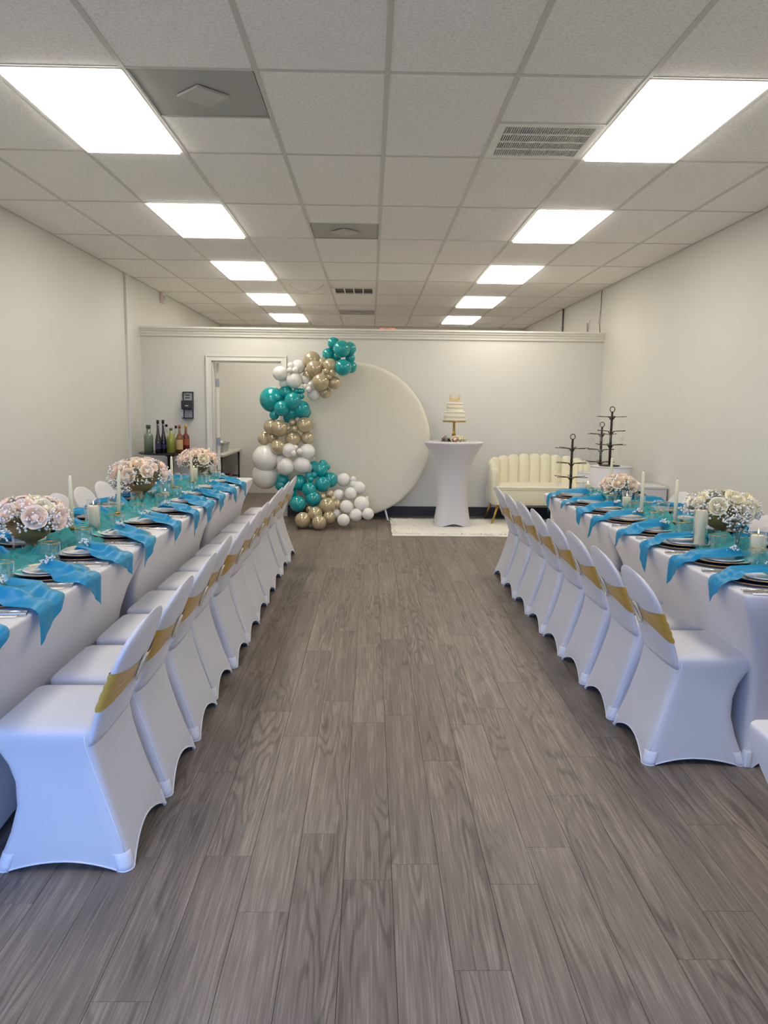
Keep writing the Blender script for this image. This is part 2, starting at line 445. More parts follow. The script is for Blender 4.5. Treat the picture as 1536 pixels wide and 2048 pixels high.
# shop-front wall behind the camera, with a broad window
WX0, WX1, WZ0, WZ1 = -2.9, 0.7, 0.25, 2.45
struct(ob('wall_front', MB().box(XL, WX0, YF-0.1, YF, 0, HC+0.05).box(WX1, XR, YF-0.1, YF, 0, HC+0.05).box(WX0, WX1, YF-0.1, YF, 0, WZ0).box(WX0, WX1, YF-0.1, YF, WZ1, HC+0.05).mesh('wall_front', MT['wall'], False)))
wn = struct(ob('window_1', MB().box(WX0, WX1, YF-0.09, YF-0.03, WZ0, WZ0+0.05).box(WX0, WX1, YF-0.09, YF-0.03, WZ1-0.05, WZ1).box(WX0, WX0+0.05, YF-0.09, YF-0.03, WZ0, WZ1).box(WX1-0.05, WX1, YF-0.09, YF-0.03, WZ0, WZ1).mesh('window_frame', MT['hinge'], False)))
for k in range(3):
    a = WX0+0.05+(WX1-WX0-0.1)*k/3; b = WX0+0.05+(WX1-WX0-0.1)*(k+1)/3
    ob('pane', MB().box(a, b, YF-0.062, YF-0.058, WZ0+0.05, WZ1-0.05).mesh('pane', MT['glass'], False), wn)
    if k: ob('mullion', MB().box(a-0.02, a+0.02, YF-0.09, YF-0.03, WZ0+0.05, WZ1-0.05).mesh('mullion', MT['hinge'], False), wn)
# partition with doorway (2.43 m high, open above)
DX0, DX1, DZ = -2.055, -1.165, 2.015
struct(ob('wall_back', MB().box(XL, DX0, YP, YP+0.12, 0, HP-0.01).box(DX1, XR, YP, YP+0.12, 0, HP-0.01).box(DX0, DX1, YP, YP+0.12, DZ, HP-0.01).mesh('wall_back', MT['wall'], False)))
crown = [(YP, 2.318), (YP-0.018, 2.318), (YP-0.022, 2.345), (YP-0.03, 2.352), (YP-0.034, 2.375), (YP-0.05, 2.385), (YP-0.054, 2.405), (YP-0.07, 2.412), (YP-0.07, 2.434), (YP+0.15, 2.434), (YP+0.15, 2.42), (YP, 2.42)]
struct(ob('trim_1', MB().prism(crown, 'x', XL+0.001, XR-0.001).mesh('crown', MT['trim'], False)))
struct(ob('baseboard_back', MB().prism([(YP, 0), (YP-0.02, 0), (YP-0.009, 0.02), (YP-0.008, 0.142), (YP, 0.146)], 'x', DX1+0.08, XR-0.001).prism([(YP, 0), (YP-0.02, 0), (YP-0.009, 0.02), (YP-0.008, 0.142), (YP, 0.146)], 'x', XL+0.001, DX0-0.08).mesh('baseboard', MT['base'], False)))
struct(ob('baseboard_left', MB().box(XL, XL+0.01, YF, YP, 0, 0.146, 0.002).mesh('baseboard', MT['base'], False)))
struct(ob('baseboard_right', MB().box(XR-0.01, XR, YF, YP, 0, 0.146, 0.002).mesh('baseboard', MT['base'], False)))
# pilaster strip on the long wall and the room behind the doorway
struct(ob('trim_2', MB().box(XL, XL+0.03, 9.62, 9.78, 0.15, HC-0.006, 0.004).mesh('pilaster', MT['wall'], False)))
struct(ob('wall_inner', MB().box(XL, -0.6, 12.95, 13.05, 0, HP).box(-0.7, -0.6, YP+0.12, 12.95, 0, HP).mesh('wall_inner', MT['wall'], False)))
# door frame and open leaf
cas = MB()
for (a, b, o) in ((0.0, 0.075, 0.018), (0.055, 0.075, 0.026), (0.0, 0.012, 0.024)):
    cas.box(DX0-b, DX0-a, YP-o, YP, 0, DZ+b); cas.box(DX1+a, DX1+b, YP-o, YP, 0, DZ+b); cas.box(DX0-a, DX1+a, YP-o, YP, DZ+a, DZ+b)
dr = struct(ob('door_1', cas.mesh('door_casing', MT['trim'], False)))
ob('jamb', MB().box(DX0-0.001, DX0+0.018, YP-0.004, YP+0.124, 0, DZ).box(DX1-0.018, DX1+0.001, YP-0.004, YP+0.124, 0, DZ).box(DX0, DX1, YP-0.004, YP+0.124, DZ-0.018, DZ+0.001).mesh('jamb', MT['trim'], False), dr)
leaf = ob('door_leaf', MB().box(0.0, 0.84, -0.02, 0.02, 0.012, DZ-0.02, 0.002).mesh('door_leaf', MT['door'], False), dr, (DX0+0.045, YP+0.14, 0), (0, 0, math.radians(100.6)))
for z in (1.74, 0.97, 0.2):
    ob('hinge', MB().box(-0.012, 0.0, -0.02, 0.024, z-0.05, z+0.05, 0.001).tube([(-0.006, 0.026, z-0.05), (-0.006, 0.026, z+0.05)], 0.006).mesh('hinge', MT['hinge'], False), leaf)

# ---- ceiling lights
lp = thing('ceiling_light', 'glowing flat rectangular light panel set flush in the tiled ceiling', 'ceiling light', (0, 0, HC), 0, 'recessed ceiling light panels')
w, d = 0.6096, ROWD
fr = MB()
for a in ((0.006, w-0.006, 0.006, 0.026), (0.006, w-0.006, d-0.026, d-0.006), (0.006, 0.026, 0.026, d-0.026), (w-0.026, w-0.006, 0.026, d-0.026)): fr.box(*a, -0.008, 0.03)
ob('frame', fr.mesh('light_frame', MT['vent_white'], False), lp)
ob('diffuser', MB().box(0.024, w-0.024, 0.024, d-0.024, -0.022, 0.004, 0.004).mesh('diffuser', MT['panel'], False), lp)
spots = sorted([c for c in light_cells if c[1] >= -2], key=lambda c: c[1])  # unseen pair before the vents continues the layout, added to brighten the near end
for q, (i, r) in enumerate(spots):
    o = lp if q == 0 else copy_tree(lp)
    o.location = (COLX[i], ROWY0+ROWD*r, HC)
    o['label'] = 'glowing ceiling light panel, %s the large %s vent, above the %s row' % ('added unseen before' if r < 0 else ORD[r//2]+' from', *(('perforated', 'three-table') if i == 2 else ('louvred', 'two-table')))
# ---- ceiling vents
def return_vent(i, r, far, label):
    x0, y0 = COLX[i], ROWY0+ROWD*r+(ROWD/2 if far else 0)
    t = thing('ceiling_vent', label, 'vent', (x0, y0, HC))
    w, d = 0.6096, ROWD/2
    ob('face_plate', MB().box(0.012, w-0.012, 0.012, d-0.012, 0.0, 0.02).mesh('face_plate', MT['vent_grey'], False), t)
    ob('frame', MB().box(0.010, w-0.010, 0.010, 0.018, -0.006, 0.02).box(0.010, w-0.010, d-0.018, d-0.010, -0.006, 0.02).box(0.010, 0.018, 0.010, d-0.010, -0.006, 0.02).box(w-0.018, w-0.010, 0.010, d-0.010, -0.006, 0.02).mesh('vent_frame', MT['vent_grey'], False), t)
    c = w/2; k = 0.13
    ob('baffle', MB().prism([(c, d/2-k), (c+k, d/2), (c, d/2+k), (c-k, d/2)], 'z', -0.012, -0.001).mesh('baffle', MT['baffle'], False), t, (0, 0, -0.004))
    return t
return_vent(3, 0, False, 'large grey perforated ceiling vent with a diamond, beside a light panel')
return_vent(4, 2, True, 'grey perforated ceiling vent alone between the two light rows, before the slotted vent')
return_vent(4, 7, True, 'grey perforated ceiling vent beyond the partition, next to the far wall')
def slot_vent(i, r, label, n, across):
    x0, y0 = COLX[i], ROWY0+ROWD*r+ROWD/2
    t = thing('ceiling_vent', label, 'vent', (x0, y0, HC)); w, d = 0.6096, ROWD/2
    b = 0.055
    ob('frame', MB().box(0.012, w-0.012, 0.012, b, -0.008, 0.01, 0.002).box(0.012, w-0.012, d-b, d-0.012, -0.008, 0.01, 0.002).box(0.012, b, b, d-b, -0.008, 0.01, 0.002).box(w-b, w-0.012, b, d-b, -0.008, 0.01, 0.002).mesh('vent_frame', MT['vent_white'], False), t)
    ob('duct', MB().box(b, w-b, b, d-b, 0.022, 0.026).mesh('duct', MT['vent_dark'], False), t)
    for k in range(1, n):
        if across:
            y = b+(d-2*b)*k/n; ob('divider', MB().box(b, w-b, y-0.006, y+0.006, -0.007, 0.0).mesh('divider', MT['vent_white'], False), t)
        else:
            x = b+(w-2*b)*k/n; ob('divider', MB().box(x-0.008, x+0.008, b, d-b, -0.007, 0.0).mesh('divider', MT['vent_white'], False), t)
    sl = MB()
    if across:
        for k in range(40):
            x = b+(w-2*b)*(k+0.5)/40; sl.box(x-0.0022, x+0.0022, b, d-b, -0.001, 0.014)
        me = sl.mesh('slats', MT['vent_white'], False)
        q = ob('slat_field', me, t); q['kind'] = 'stuff'
    return t
slot_vent(6, 0, 'white louvred supply vent with four dark slotted bands, beside a light panel', 4, True)
slot_vent(4, 5, 'small white ceiling vent with three bars dividing a dark opening', 4, False)

# ================================================================== COVERED CHAIRS
def lerp_tab(tab, z):
    for (a, b) in zip(tab, tab[1:]):
        if z <= b[0]:
            t = (z-a[0])/(b[0]-a[0]) if b[0] > a[0] else 0
            return [a[i]+(b[i]-a[i])*t for i in range(1, len(a))]
    return list(tab[-1][1:])
SK = [(0.0, -0.215, 0.215, 0.228), (0.05, -0.203, 0.198, 0.222), (0.12, -0.178, 0.172, 0.212), (0.2, -0.152, 0.152, 0.204), (0.28, -0.128, 0.155, 0.200), (0.34, -0.112, 0.175, 0.199), (0.39, -0.102, 0.203, 0.203), (0.42, -0.100, 0.226, 0.207), (0.45, -0.102, 0.230, 0.207)]
def skirt_mesh():
    R = []
    zs = [0.0, 0.02, 0.05, 0.085, 0.12, 0.16, 0.2, 0.24, 0.28, 0.31, 0.34, 0.365, 0.39, 0.405, 0.42, 0.435, 0.445]
    for z in zs:
        xb, xf, hw = lerp_tab(SK, z)
        ring = []
        for (x, y, side, t) in rrect(xb, xf, -hw, hw, 0.03, 4, 12):
            arch = math.sin(PI*t)**0.8 if t > 0 else 0
            # sides: 0 = front (+x), 1 = +y, 2 = back (-x), 3 = -y
            h = {0: 0.05, 1: 0.026, 2: 0.065, 3: 0.026}[side]*arch*max(0, 1-z/0.3)
            pinch = math.sin(PI*t) if t > 0 else 0
            k = 0.016*pinch*(1-min(1, z/0.40))
            if side == 0: x -= k
            elif side == 2: x += k
            elif side == 1: y -= k
            else: y += k
            ring.append(Vector((x, y, z+h)))
        R.append(ring)
    for (ins, z) in ((0.006, 0.455), (0.02, 0.462), (0.05, 0.467), (0.10, 0.470), (0.16, 0.471)):
        xb, xf, hw = SK[-1][1:]
        R.append([Vector((p[0], p[1], z)) for p in rrect(xb+ins*1.0, xf-ins, -hw+ins, hw-ins, max(0.005, 0.03-ins*0.2), 4, 12)])
    global HEM_RING
    HEM_RING = [tuple(p) for p in R[0]]
    return MB().rings(R, False, True).mesh('chair_skirt', MT['spandex'])
BK = [(0.40, -0.098, 0.022, 0.200), (0.45, -0.100, 0.022, 0.202), (0.50, -0.112, 0.022, 0.204), (0.56, -0.136, 0.021, 0.207), (0.62, -0.162, 0.020, 0.210), (0.68, -0.187, 0.019, 0.211), (0.74, -0.211, 0.018, 0.211), (0.80, -0.233, 0.017, 0.211)]
ZT = 0.795
def back_ring(z, off=0.0, n=36, zf=None):
    ring = []
    for i in range(n):
        a = 2*PI*i/n
        cy, sx = math.cos(a), math.sin(a)
        zz = z if zf is None else zf(cy)
        xc, th, hw = lerp_tab(BK, zz)
        if zz > 0.665:
            q = min(1, (zz-0.665)/(ZT-0.665)); hw *= max(0.0, 1-q**2.4)**0.5; th *= max(0.12, (1-q**5))
        y = (hw+off)*math.copysign(abs(cy)**0.55, cy); x = xc+(th+off)*math.copysign(abs(sx)**0.7, sx)
        # the panel bows outwards a little behind the sitter
        lowq = min(1, max(0, (zz-0.40)/0.09))
        x -= 0.018*(1-(y/0.215)**2)*lowq; x += 0.014*(1-lowq)**2
        ring.append(Vector((x, y, zz)))
    return ring
def back_mesh():
    zs = [0.405, 0.43, 0.46, 0.50, 0.54, 0.58, 0.62, 0.655, 0.68, 0.70, 0.72, 0.74, 0.755, 0.768, 0.778, 0.785, 0.790, 0.7935, 0.7949]
    return MB().rings([back_ring(z) for z in zs], True, True).mesh('chair_back', MT['spandex'])
def sash_mesh():
    R = []
    m = 12
    for j in range(m+1):
        t = j/m
        def zf(c, t=t):
            e = abs(c)**1.2
            lo = 0.572-0.052*e; hi = 0.625+0.020*e
            return lo+(hi-lo)*t
        ring = back_ring(0, 0.0045, 36, zf)
        for i, p in enumerate(ring):
            c = math.cos(2*PI*i/36)
            p.x += 0.0022*math.sin(t*PI*7+3*c)*(-1)
        R.append(ring)
    return MB().rings(R).mesh('sash', MT['sash'])
def buckle_mesh():
    pts = []
    for i in range(28):
        a = 2*PI*i/28; z = 0.598+0.043*math.sin(a); xc, th, hw = lerp_tab(BK, z)
        pts.append((xc-th-0.018-0.010, 0.027*math.cos(a), z))
    return MB().tube(pts, 0.0055, 8, True).mesh('buckle', MT['buckle'])
def pocket_mesh(sx, sy):
    R = []
    for z in (0.001, 0.02, 0.04, 0.056, 0.058):
        xb, xf, hw = lerp_tab(SK, z); x = xf if sx > 0 else xb; y = hw*sy; r = 0.03; o = 0.0016 if z < 0.057 else 0.0
        cx, cy = x-sx*r, y-sy*r
        arc = [(cx+sx*(r+o)*math.cos(PI/2*i/6), cy+sy*(r+o)*math.sin(PI/2*i/6)) for i in range(7)]
        pts = [(x+sx*o, cy-sy*0.014)]+arc+[(cx-sx*0.014, y+sy*o)]+[(cx-sx*0.014, y-sy*0.006)]+[(cx+sx*(r-0.006)*math.cos(PI/2*i/6), cy+sy*(r-0.006)*math.sin(PI/2*i/6)) for i in (6, 3, 0)]+[(x-sx*0.006, cy-sy*0.014)]
        ring = [Vector((p[0], p[1], z)) for p in pts]
        if sx*sy < 0: ring = ring[::-1]
        R.append(ring)
    return MB().rings(R, True, True).mesh('foot_pocket', MT['pocket'])
chair0 = thing('covered_chair', 'tmp', 'chair')
ob('seat_cover', skirt_mesh(), chair0)
ob('back_cover', back_mesh(), chair0)
ob('hem', MB().tube([(p[0], p[1], p[2]+0.002) for p in HEM_RING], 0.0028, 6, True).mesh('chair_hem', MT['pocket']), chair0)
for sy in (-1, 1):
    sm = []
    for z in (0.06, 0.1, 0.15, 0.2, 0.25, 0.3, 0.35, 0.39, 0.42, 0.44):
        xb, xf, hw = lerp_tab(SK, z); sm.append((xb+0.03-0.0302*0.7071+0.016*(z/0.44)**2, sy*(hw-0.03+0.0302*0.7071+0.007*(z/0.44)**2), z))
    ob('seam', MB().tube(sm, 0.0022, 6).mesh('chair_seam', MT['pocket']), chair0)
sa = ob('sash', sash_mesh(), chair0); sa['label'] = 'gathered gold satin sash'
bu = ob('buckle', buckle_mesh(), sa); bu['label'] = 'oval pearl buckle'
for sx in (-1, 1):
    for sy in (-1, 1): ob('foot_pocket', pocket_mesh(sx, sy), chair0)
first = [True]
def chair(x, y, rz, label, group):
    if first[0]: o = chair0; first[0] = False
    else: o = copy_tree(chair0)
    o.location = (x, y, 0); o.rotation_euler = (0, 0, rz); o['label'] = label
    if group: o['group'] = group
    elif 'group' in o: del o['group']
    return o
rc = random.Random(5)
LY = [2.52, 2.99, 3.48, 3.96, 4.44, 4.92, 5.39, 5.87, 6.36, 6.86, 7.42]
for k, y in enumerate(LY):
    chair(-0.96+rc.uniform(-0.01, 0.01), y, PI+rc.uniform(-0.012, 0.012), 'white covered chair with gold sash, %s from the doorway, aisle side of three-table row' % ORD[10-k], 'aisle chairs of the three-table row')
for k in range(11):
    chair(-2.09+rc.uniform(-0.01, 0.01), 2.55+0.462*k, rc.uniform(-0.01, 0.01), 'white covered chair with gold sash, %s from the doorway, wall side of three-table row' % ORD[10-k], 'wall-side chairs of the three-table row')
RY = [3.265+0.471*k for k in range(8)]
for k, y in enumerate(RY):
    chair(1.365-0.006*k, y, rc.uniform(-0.012, 0.012), 'white covered chair with gold sash, %s from the loveseat, aisle side of two-table row' % ORD[7-k], 'aisle chairs of the two-table row')
for k in range(8):
    chair(2.35+rc.uniform(-0.01, 0.01), 3.08+0.462*k, PI+rc.uniform(-0.01, 0.01), 'white covered chair with gold sash, %s from the loveseat, wall side of two-table row' % ORD[7-k], 'wall-side chairs of the two-table row')


# ================================================================== TABLES
TZ = 0.757
def table_cover(hl, hw=0.38):
    R = []
    tab = [(0.0, 0.80, 0.275), (0.06, 0.785, 0.270), (0.15, 0.775, 0.266), (0.25, 0.775, 0.265), (0.35, 0.79, 0.268), (0.45, 0.815, 0.280), (0.55, 0.85, 0.306), (0.63, 0.882, 0.340), (0.69, 0.903, 0.368), (0.715, 0.908, 0.376), (0.74, 0.910, 0.380), (0.75, 0.910, 0.380)]
    for (z, l, w) in tab:
        l = l*hl/0.91; w = w*hw/0.38; ring = []
        for (x, y, side, t) in rrect(-w, w, -l, l, 0.03, 4, 14):
            a = math.sin(PI*t)**0.7 if t > 0 else 0
            h = {0: 0.05, 2: 0.05, 1: 0.08, 3: 0.08}[side]*a*max(0, 1-z/0.3)
            k = 0.02*math.sin(PI*t)*math.sin(PI*min(1, z/0.74)) if t > 0 else 0
            if side == 1: y -= 2*k
            elif side == 3: y += 2*k
            ring.append(Vector((x, y, z+h)))
        R.append(ring)
    for (ins, z) in ((0.004, 0.7555), (0.012, TZ-0.0002), (0.05, TZ), (0.2, TZ)):
        R.append([Vector((p[0], p[1], z)) for p in rrect(-hw+ins, hw-ins, -hl+ins, hl-ins, 0.028, 4, 14)])
    return MB().rings(R, False, True).mesh('table_cover', MT['linen'])
def table(xc, y0, y1, label, hw=0.38):
    hl = (y1-y0)/2
    t = thing('banquet_table', label, 'table', (xc, (y0+y1)/2, 0))
    ob('stretch_cover', table_cover(hl), t)
    for sy in (-1, 1):
        for sx in (-1, 1):
            ob('foot_pocket', MB().box(sx*hw*0.70-0.014, sx*hw*0.70+0.014, sy*hl*0.865-0.018, sy*hl*0.865+0.018, 0.0, 0.07, 0.006).mesh('table_foot', MT['pocket']), t)
        ob('seam', MB().tube([(0.0, sy*(hl+0.0005), 0.745), (0.0, sy*(hl-0.006), 0.70)], 0.002, 6).mesh('seam', MT['pocket']), t)
XTL, XTR = -1.52, 1.84
table(XTL, 2.12, 3.935, 'white stretch-covered banquet table at the free end of the three-table row')
table(XTL, 3.945, 5.76, 'white stretch-covered banquet table in the middle of the three-table row')
table(XTL, 5.77, 7.585, 'white stretch-covered banquet table of the three-table row nearest the doorway')
table(XTR, 2.92, 4.705, 'white stretch-covered banquet table at the free end of the two-table row')
table(XTR, 4.715, 6.5, 'white stretch-covered banquet table of the two-table row nearest the loveseat')
st_ = thing('banquet_table', 'white stretch-covered table standing apart across from the free end of the two-table row', 'table', (1.80, 1.34, 0), PI/2)
ob('stretch_cover', table_cover(0.92), st_)

# ---- chiffon runners
def runner(xc, y0, y1, seed, label):
    nu = int((y1-y0)*90); nv = 34
    def fn(u, v):
        y = y0+(y1-y0)*u
        w = 0.14+0.05*noise.noise(Vector((seed, y*2.3, 0)))
        cx = xc+0.05*noise.noise(Vector((seed+5, y*1.7, 0)))
        s = (v-0.5)*2
        x = cx+w*s+0.05*noise.noise(Vector((s*2, y*5, seed)))
        env = max(0.0, 1-s*s)
        n1 = abs(noise.noise(Vector((s*2.6+y*1.4, y*5.5, seed+1)))); n2 = abs(noise.noise(Vector((s*7, y*13, seed+2))))
        n3 = abs(noise.noise(Vector((s*3+y*9, y*24-s*8, seed+4))))
        z = TZ+0.004+env**0.6*(0.065*n1+0.045*n2+0.035*n3+0.004)
        return Vector((x, y+0.02*noise.noise(Vector((s*3, y*4, seed+3))), z))
    o = ob('table_runner', MB().grid(fn, nu, nv).mesh('runner', MT['chiffon']))
    return tag(o, label, 'table runner')
runner(XTL-0.02, 2.15, 7.52, 1.3, 'crumpled sheer teal runner along the middle of the three-table row')
runner(XTR+0.0, 2.97, 6.42, 8.7, 'crumpled sheer teal runner along the middle of the two-table row')

# ---- place settings
charger_me = MB().lathe([(0.001, 0.0), (0.11, 0.0), (0.155, 0.008), (0.165, 0.012), (0.163, 0.0145), (0.15, 0.011), (0.11, 0.004), (0.001, 0.004)], 40).mesh('charger', MT['charger'])
under_me = MB().lathe([(0.001, 0.0), (0.12, 0.0), (0.155, 0.004), (0.150, 0.006), (0.001, 0.004)], 40).mesh('under', MT['navy'])
plate_me = MB().lathe([(0.001, 0.0), (0.08, 0.0), (0.122, 0.009), (0.135, 0.012), (0.134, 0.0145), (0.12, 0.012), (0.085, 0.005), (0.001, 0.005)], 40).mesh('plate', MT['china'])
plate_rim = MB().tube([(0.1345*math.cos(2*PI*i/40), 0.1345*math.sin(2*PI*i/40), 0.0138) for i in range(40)], 0.0013, 6, True).mesh('plate_rim', MT['brass'])
salad_me = MB().lathe([(0.001, 0.0), (0.06, 0.0), (0.095, 0.009), (0.094, 0.011), (0.062, 0.004), (0.001, 0.004)], 36).mesh('salad', MT['china'])
tumbler_body = MB().open_lathe([(0.001, 0.004), (0.03, 0.004), (0.033, 0.0), (0.036, 0.006), (0.039, 0.05), (0.041, 0.095)], 48, rib=0.025, ribn=16).mesh('tumbler', MT['glass'])
tumbler_rim = MB().tube([(0.0415*math.cos(2*PI*i/32), 0.0415*math.sin(2*PI*i/32), 0.095) for i in range(32)], 0.0016, 6, True).mesh('tumbler_rim', MT['brass'])
def fork_me():
    b = MB(); b.tube([(0, -0.095, 0.004), (0, -0.03, 0.003), (0, 0.03, 0.006), (0, 0.05, 0.005)], [0.0045, 0.003, 0.0025, 0.004], 8)
    for k in range(4): b.tube([((k-1.5)*0.0035, 0.048, 0.004), ((k-1.5)*0.0055, 0.06, 0.003), ((k-1.5)*0.0055, 0.095, 0.006)], 0.0013, 6)
    return b.mesh('fork', MT['silver'])
def knife_me():
    b = MB(); b.tube([(0, -0.105, 0.004), (0, -0.01, 0.004)], [0.005, 0.004], 8)
    b.prism([(-0.006, -0.012), (0.006, -0.012), (0.009, 0.06), (0.004, 0.105), (-0.006, 0.11)], 'z', 0.003, 0.0048)
    return b.mesh('knife', MT['silver'], False)
FORK, KNIFE = fork_me(), knife_me()
card_me = MB().box(-0.05, 0.05, -0.085, 0.085, 0.0, 0.0022).mesh('card', MT['paper'], False)
print_me = MB()
for k in range(6): print_me.box(-0.03+0.004*(k % 2), 0.03-0.005*(k % 3), 0.06-k*0.02, 0.063-k*0.02, 0.0022, 0.0026)
print_me = print_me.mesh('card_print', MT['ink'], False)
def breath_cloud(pts, r, rnd):
    b = MB()
    for p in pts:
        q = r*rnd.uniform(0.7, 1.3); p = Vector(p)
        V = []
        for k in range(6):
            d = [(1, 0, 0), (-1, 0, 0), (0, 1, 0), (0, -1, 0), (0, 0, 1), (0, 0, -1)][k]
            V.append(p+Vector(d)*q*rnd.uniform(0.8, 1.2))
        b.add(V, [(0, 2, 4), (2, 1, 4), (1, 3, 4), (3, 0, 4), (2, 0, 5), (1, 2, 5), (3, 1, 5), (0, 3, 5)])
    return b
def sprig_tree(seed):
    rnd = random.Random(seed)
    st = MB(); st.tube([(0, -0.07, 0.003), (0.004, -0.02, 0.007), (0, 0.03, 0.012)], 0.0014, 5)
    pts = []
    for k in range(9):
        a = rnd.uniform(-1.1, 1.1); l = rnd.uniform(0.025, 0.05); y0 = rnd.uniform(-0.01, 0.03)
        e = (l*math.sin(a), y0+l*math.cos(a)*0.8, 0.012+rnd.uniform(0.0, 0.028)); st.tube([(0, y0, 0.008), e], 0.0008, 4)
        for _ in range(4): pts.append((e[0]+rnd.uniform(-0.01, 0.01), e[1]+rnd.uniform(-0.01, 0.01), e[2]+rnd.uniform(-0.004, 0.01)))
    return breath_cloud(pts, 0.0055, rnd).mesh('sprig_flowers', MT['breath']), st.mesh('sprig_stem', MT['stem'])
SPRIGS = [sprig_tree(s) for s in (1, 2, 3)]
def napkin_mesh(sgn, seed, width, skew, hang, lead, puff, cut):
    """satin cloth gathered on the plate, spreading towards the table edge and hanging over it as a corner;
    local frame: +x*sgn points to the chair, origin at the plate centre on the table"""
    rnd = random.Random(seed); ph = rnd.uniform(0, 6); ph2 = rnd.uniform(0, 6)
    edge = 0.197
    k1, k2 = rnd.uniform(2.2, 3.4), rnd.uniform(5, 7)
    def fn(u, v):
        c = (v-0.5)*2
        # the free end is cut on the diagonal: it reaches furthest on one side
        far = edge+hang*(1-0.5*(1-cut*c)*0.62)-0.02*(1-cut*c)
        s = -lead+(far+lead)*u
        g = min(1, max(0, (s+lead)/(edge+lead)))
        w = width*(0.55+0.45*g**0.8)
        wob = 0.012*math.sin(6*u+ph)
        yy = skew*max(0, s+0.04)+w*c*0.5*(1-0.16*max(0, u-0.7)/0.3)+wob
        r = math.hypot(s, yy)
        zp = 0.026 if r < 0.138 else (0.026-0.023*min(1, (r-0.138)/0.03))
        gather = 1-0.75*g
        f = (0.5+0.5*math.sin(c*k1*1.6+ph+2.2*u))*0.022+(0.5+0.5*math.sin(c*k2*1.5+ph2-3*u))*0.010
        f = f*(0.35+0.9*gather)+puff*(1-c*c)*(1-0.6*g)
        f *= min(1, 0.25+u*6)
        if s <= edge-0.008:
            return Vector((sgn*s, yy, zp+0.003+f))
        d = s-(edge-0.008); rr = 0.02; q = min(d/rr, PI/2)
        x = edge-0.008+(rr+f*0.6)*math.sin(q); z = zp*0+0.004-rr*(1-math.cos(q))+f*math.cos(q)
        e2 = max(0, d-rr*PI/2); z -= e2; x += 0.05*e2
        return Vector((sgn*(x+0.002), yy, z))
    return MB().grid(fn, 40, 18).mesh('napkin', MT['napkin'])
def place(xt, sgn, y, row, side, seed, show_hang, nth):
    """sgn: direction of the table edge from the table's middle (+1 = towards +x)"""
    rnd = random.Random(seed)
    edge = xt+sgn*0.38; xc = edge-sgn*0.19
    rn = 'three-table row' if row == 'L' else 'two-table row'
    sd = 'aisle side' if side == 'aisle' else 'wall side'
    G = '%s of the %s' % (sd, rn)
    Q = '%s setting from the %s, %s of %s' % (ORD[nth], 'doorway' if row == 'L' else 'loveseat', sd, rn)
    c = tag(ob('charger_plate', charger_me, None, (xc, y, TZ+0.001)), 'bronze charger plate, %s' % Q, 'plate', 'charger plates, '+G)
    ob('dark_foot', under_me, c, (0, 0, 0.0042))
    p = tag(ob('dinner_plate', plate_me, None, (xc, y, TZ+0.0125)), 'white gold-rimmed dinner plate, %s' % Q, 'plate', 'dinner plates, '+G)
    ob('gold_rim', plate_rim, p)
    tag(ob('salad_plate', salad_me, None, (xc, y, TZ+0.019)), 'small white salad plate, %s' % Q, 'plate', 'salad plates, '+G)
    lead = rnd.uniform(0.08, 0.14)
    if row == 'L' and side == 'aisle':
        lead = rnd.uniform(0.0, 0.05)
        wd, skew, hang, puff, cut = rnd.uniform(0.22, 0.29), rnd.uniform(-0.7, -0.2), rnd.uniform(0.08, 0.16), rnd.uniform(0.004, 0.016), rnd.choice((-1, -1, 1))
    elif side == 'aisle':
        wd, skew, hang, puff, cut = rnd.uniform(0.12, 0.17), rnd.uniform(-0.2, 0.25), rnd.choice((0.03, 0.06, 0.10, 0.15)), rnd.uniform(0.014, 0.024), rnd.choice((-1, 1))
    else:
        wd, skew, hang, puff, cut = rnd.uniform(0.12, 0.2), rnd.uniform(-0.4, 0.4), 0.05, rnd.uniform(0.01, 0.024), rnd.choice((-1, 1))
    n = tag(ob('napkin', napkin_mesh(sgn, seed, wd, skew, hang, lead, puff, cut), None, (xc, y, TZ+0.004)), 'bright blue satin napkin, %s' % Q, 'napkin', 'blue napkins, '+G)
    sp = SPRIGS[seed % 3]
    s = tag(ob('flower_sprig', sp[0], None, (xc+sgn*(0.04 if row == 'L' else -0.02), y+(-0.02 if row == 'L' else 0.0), TZ+0.052), (0, 0, rnd.uniform(-1.2, 1.2)+(PI/2 if sgn > 0 else -PI/2)), (0.8, 0.8, 0.8)), 'small white flower sprig, %s' % Q, 'flower', 'flower sprigs, '+G)
    ob('stem', sp[1], s)
    yo = y-0.2
    cd = tag(ob('menu_card', card_me, None, (edge-sgn*0.12, yo, TZ+0.001), (0, 0, PI/2+rnd.uniform(-0.12, 0.12))), 'white printed menu card, %s' % Q, 'card', 'menu cards, '+G)
    ob('print', print_me, cd)
    tag(ob('fork', FORK, None, (edge-sgn*0.11, yo+0.015, TZ+0.0035), (0, 0, -sgn*PI/2+PI+rnd.uniform(-0.1, 0.1))), 'silver fork, %s' % Q, 'fork', 'forks, '+G)
    tag(ob('knife', KNIFE, None, (edge-sgn*0.11, yo-0.02, TZ+0.0035), (0, 0, -sgn*PI/2+PI+rnd.uniform(-0.1, 0.1))), 'silver knife, %s' % Q, 'knife', 'knives, '+G)
    t = tag(ob('tumbler', tumbler_body, None, (edge-sgn*(0.395+rnd.uniform(-0.015, 0.02)) if False else xt+sgn*(0.105+rnd.uniform(-0.015, 0.015)), y+0.215+rnd.uniform(-0.015, 0.015), TZ+0.001)), 'ribbed gold-rimmed glass tumbler, %s' % Q, 'glass', 'tumblers, '+G)
    ob('gold_rim', tumbler_rim, t)
PLY = [2.33, 2.77, 3.18, 3.60, 4.11, 4.58, 5.06, 5.55, 6.03, 6.52, 7.02]
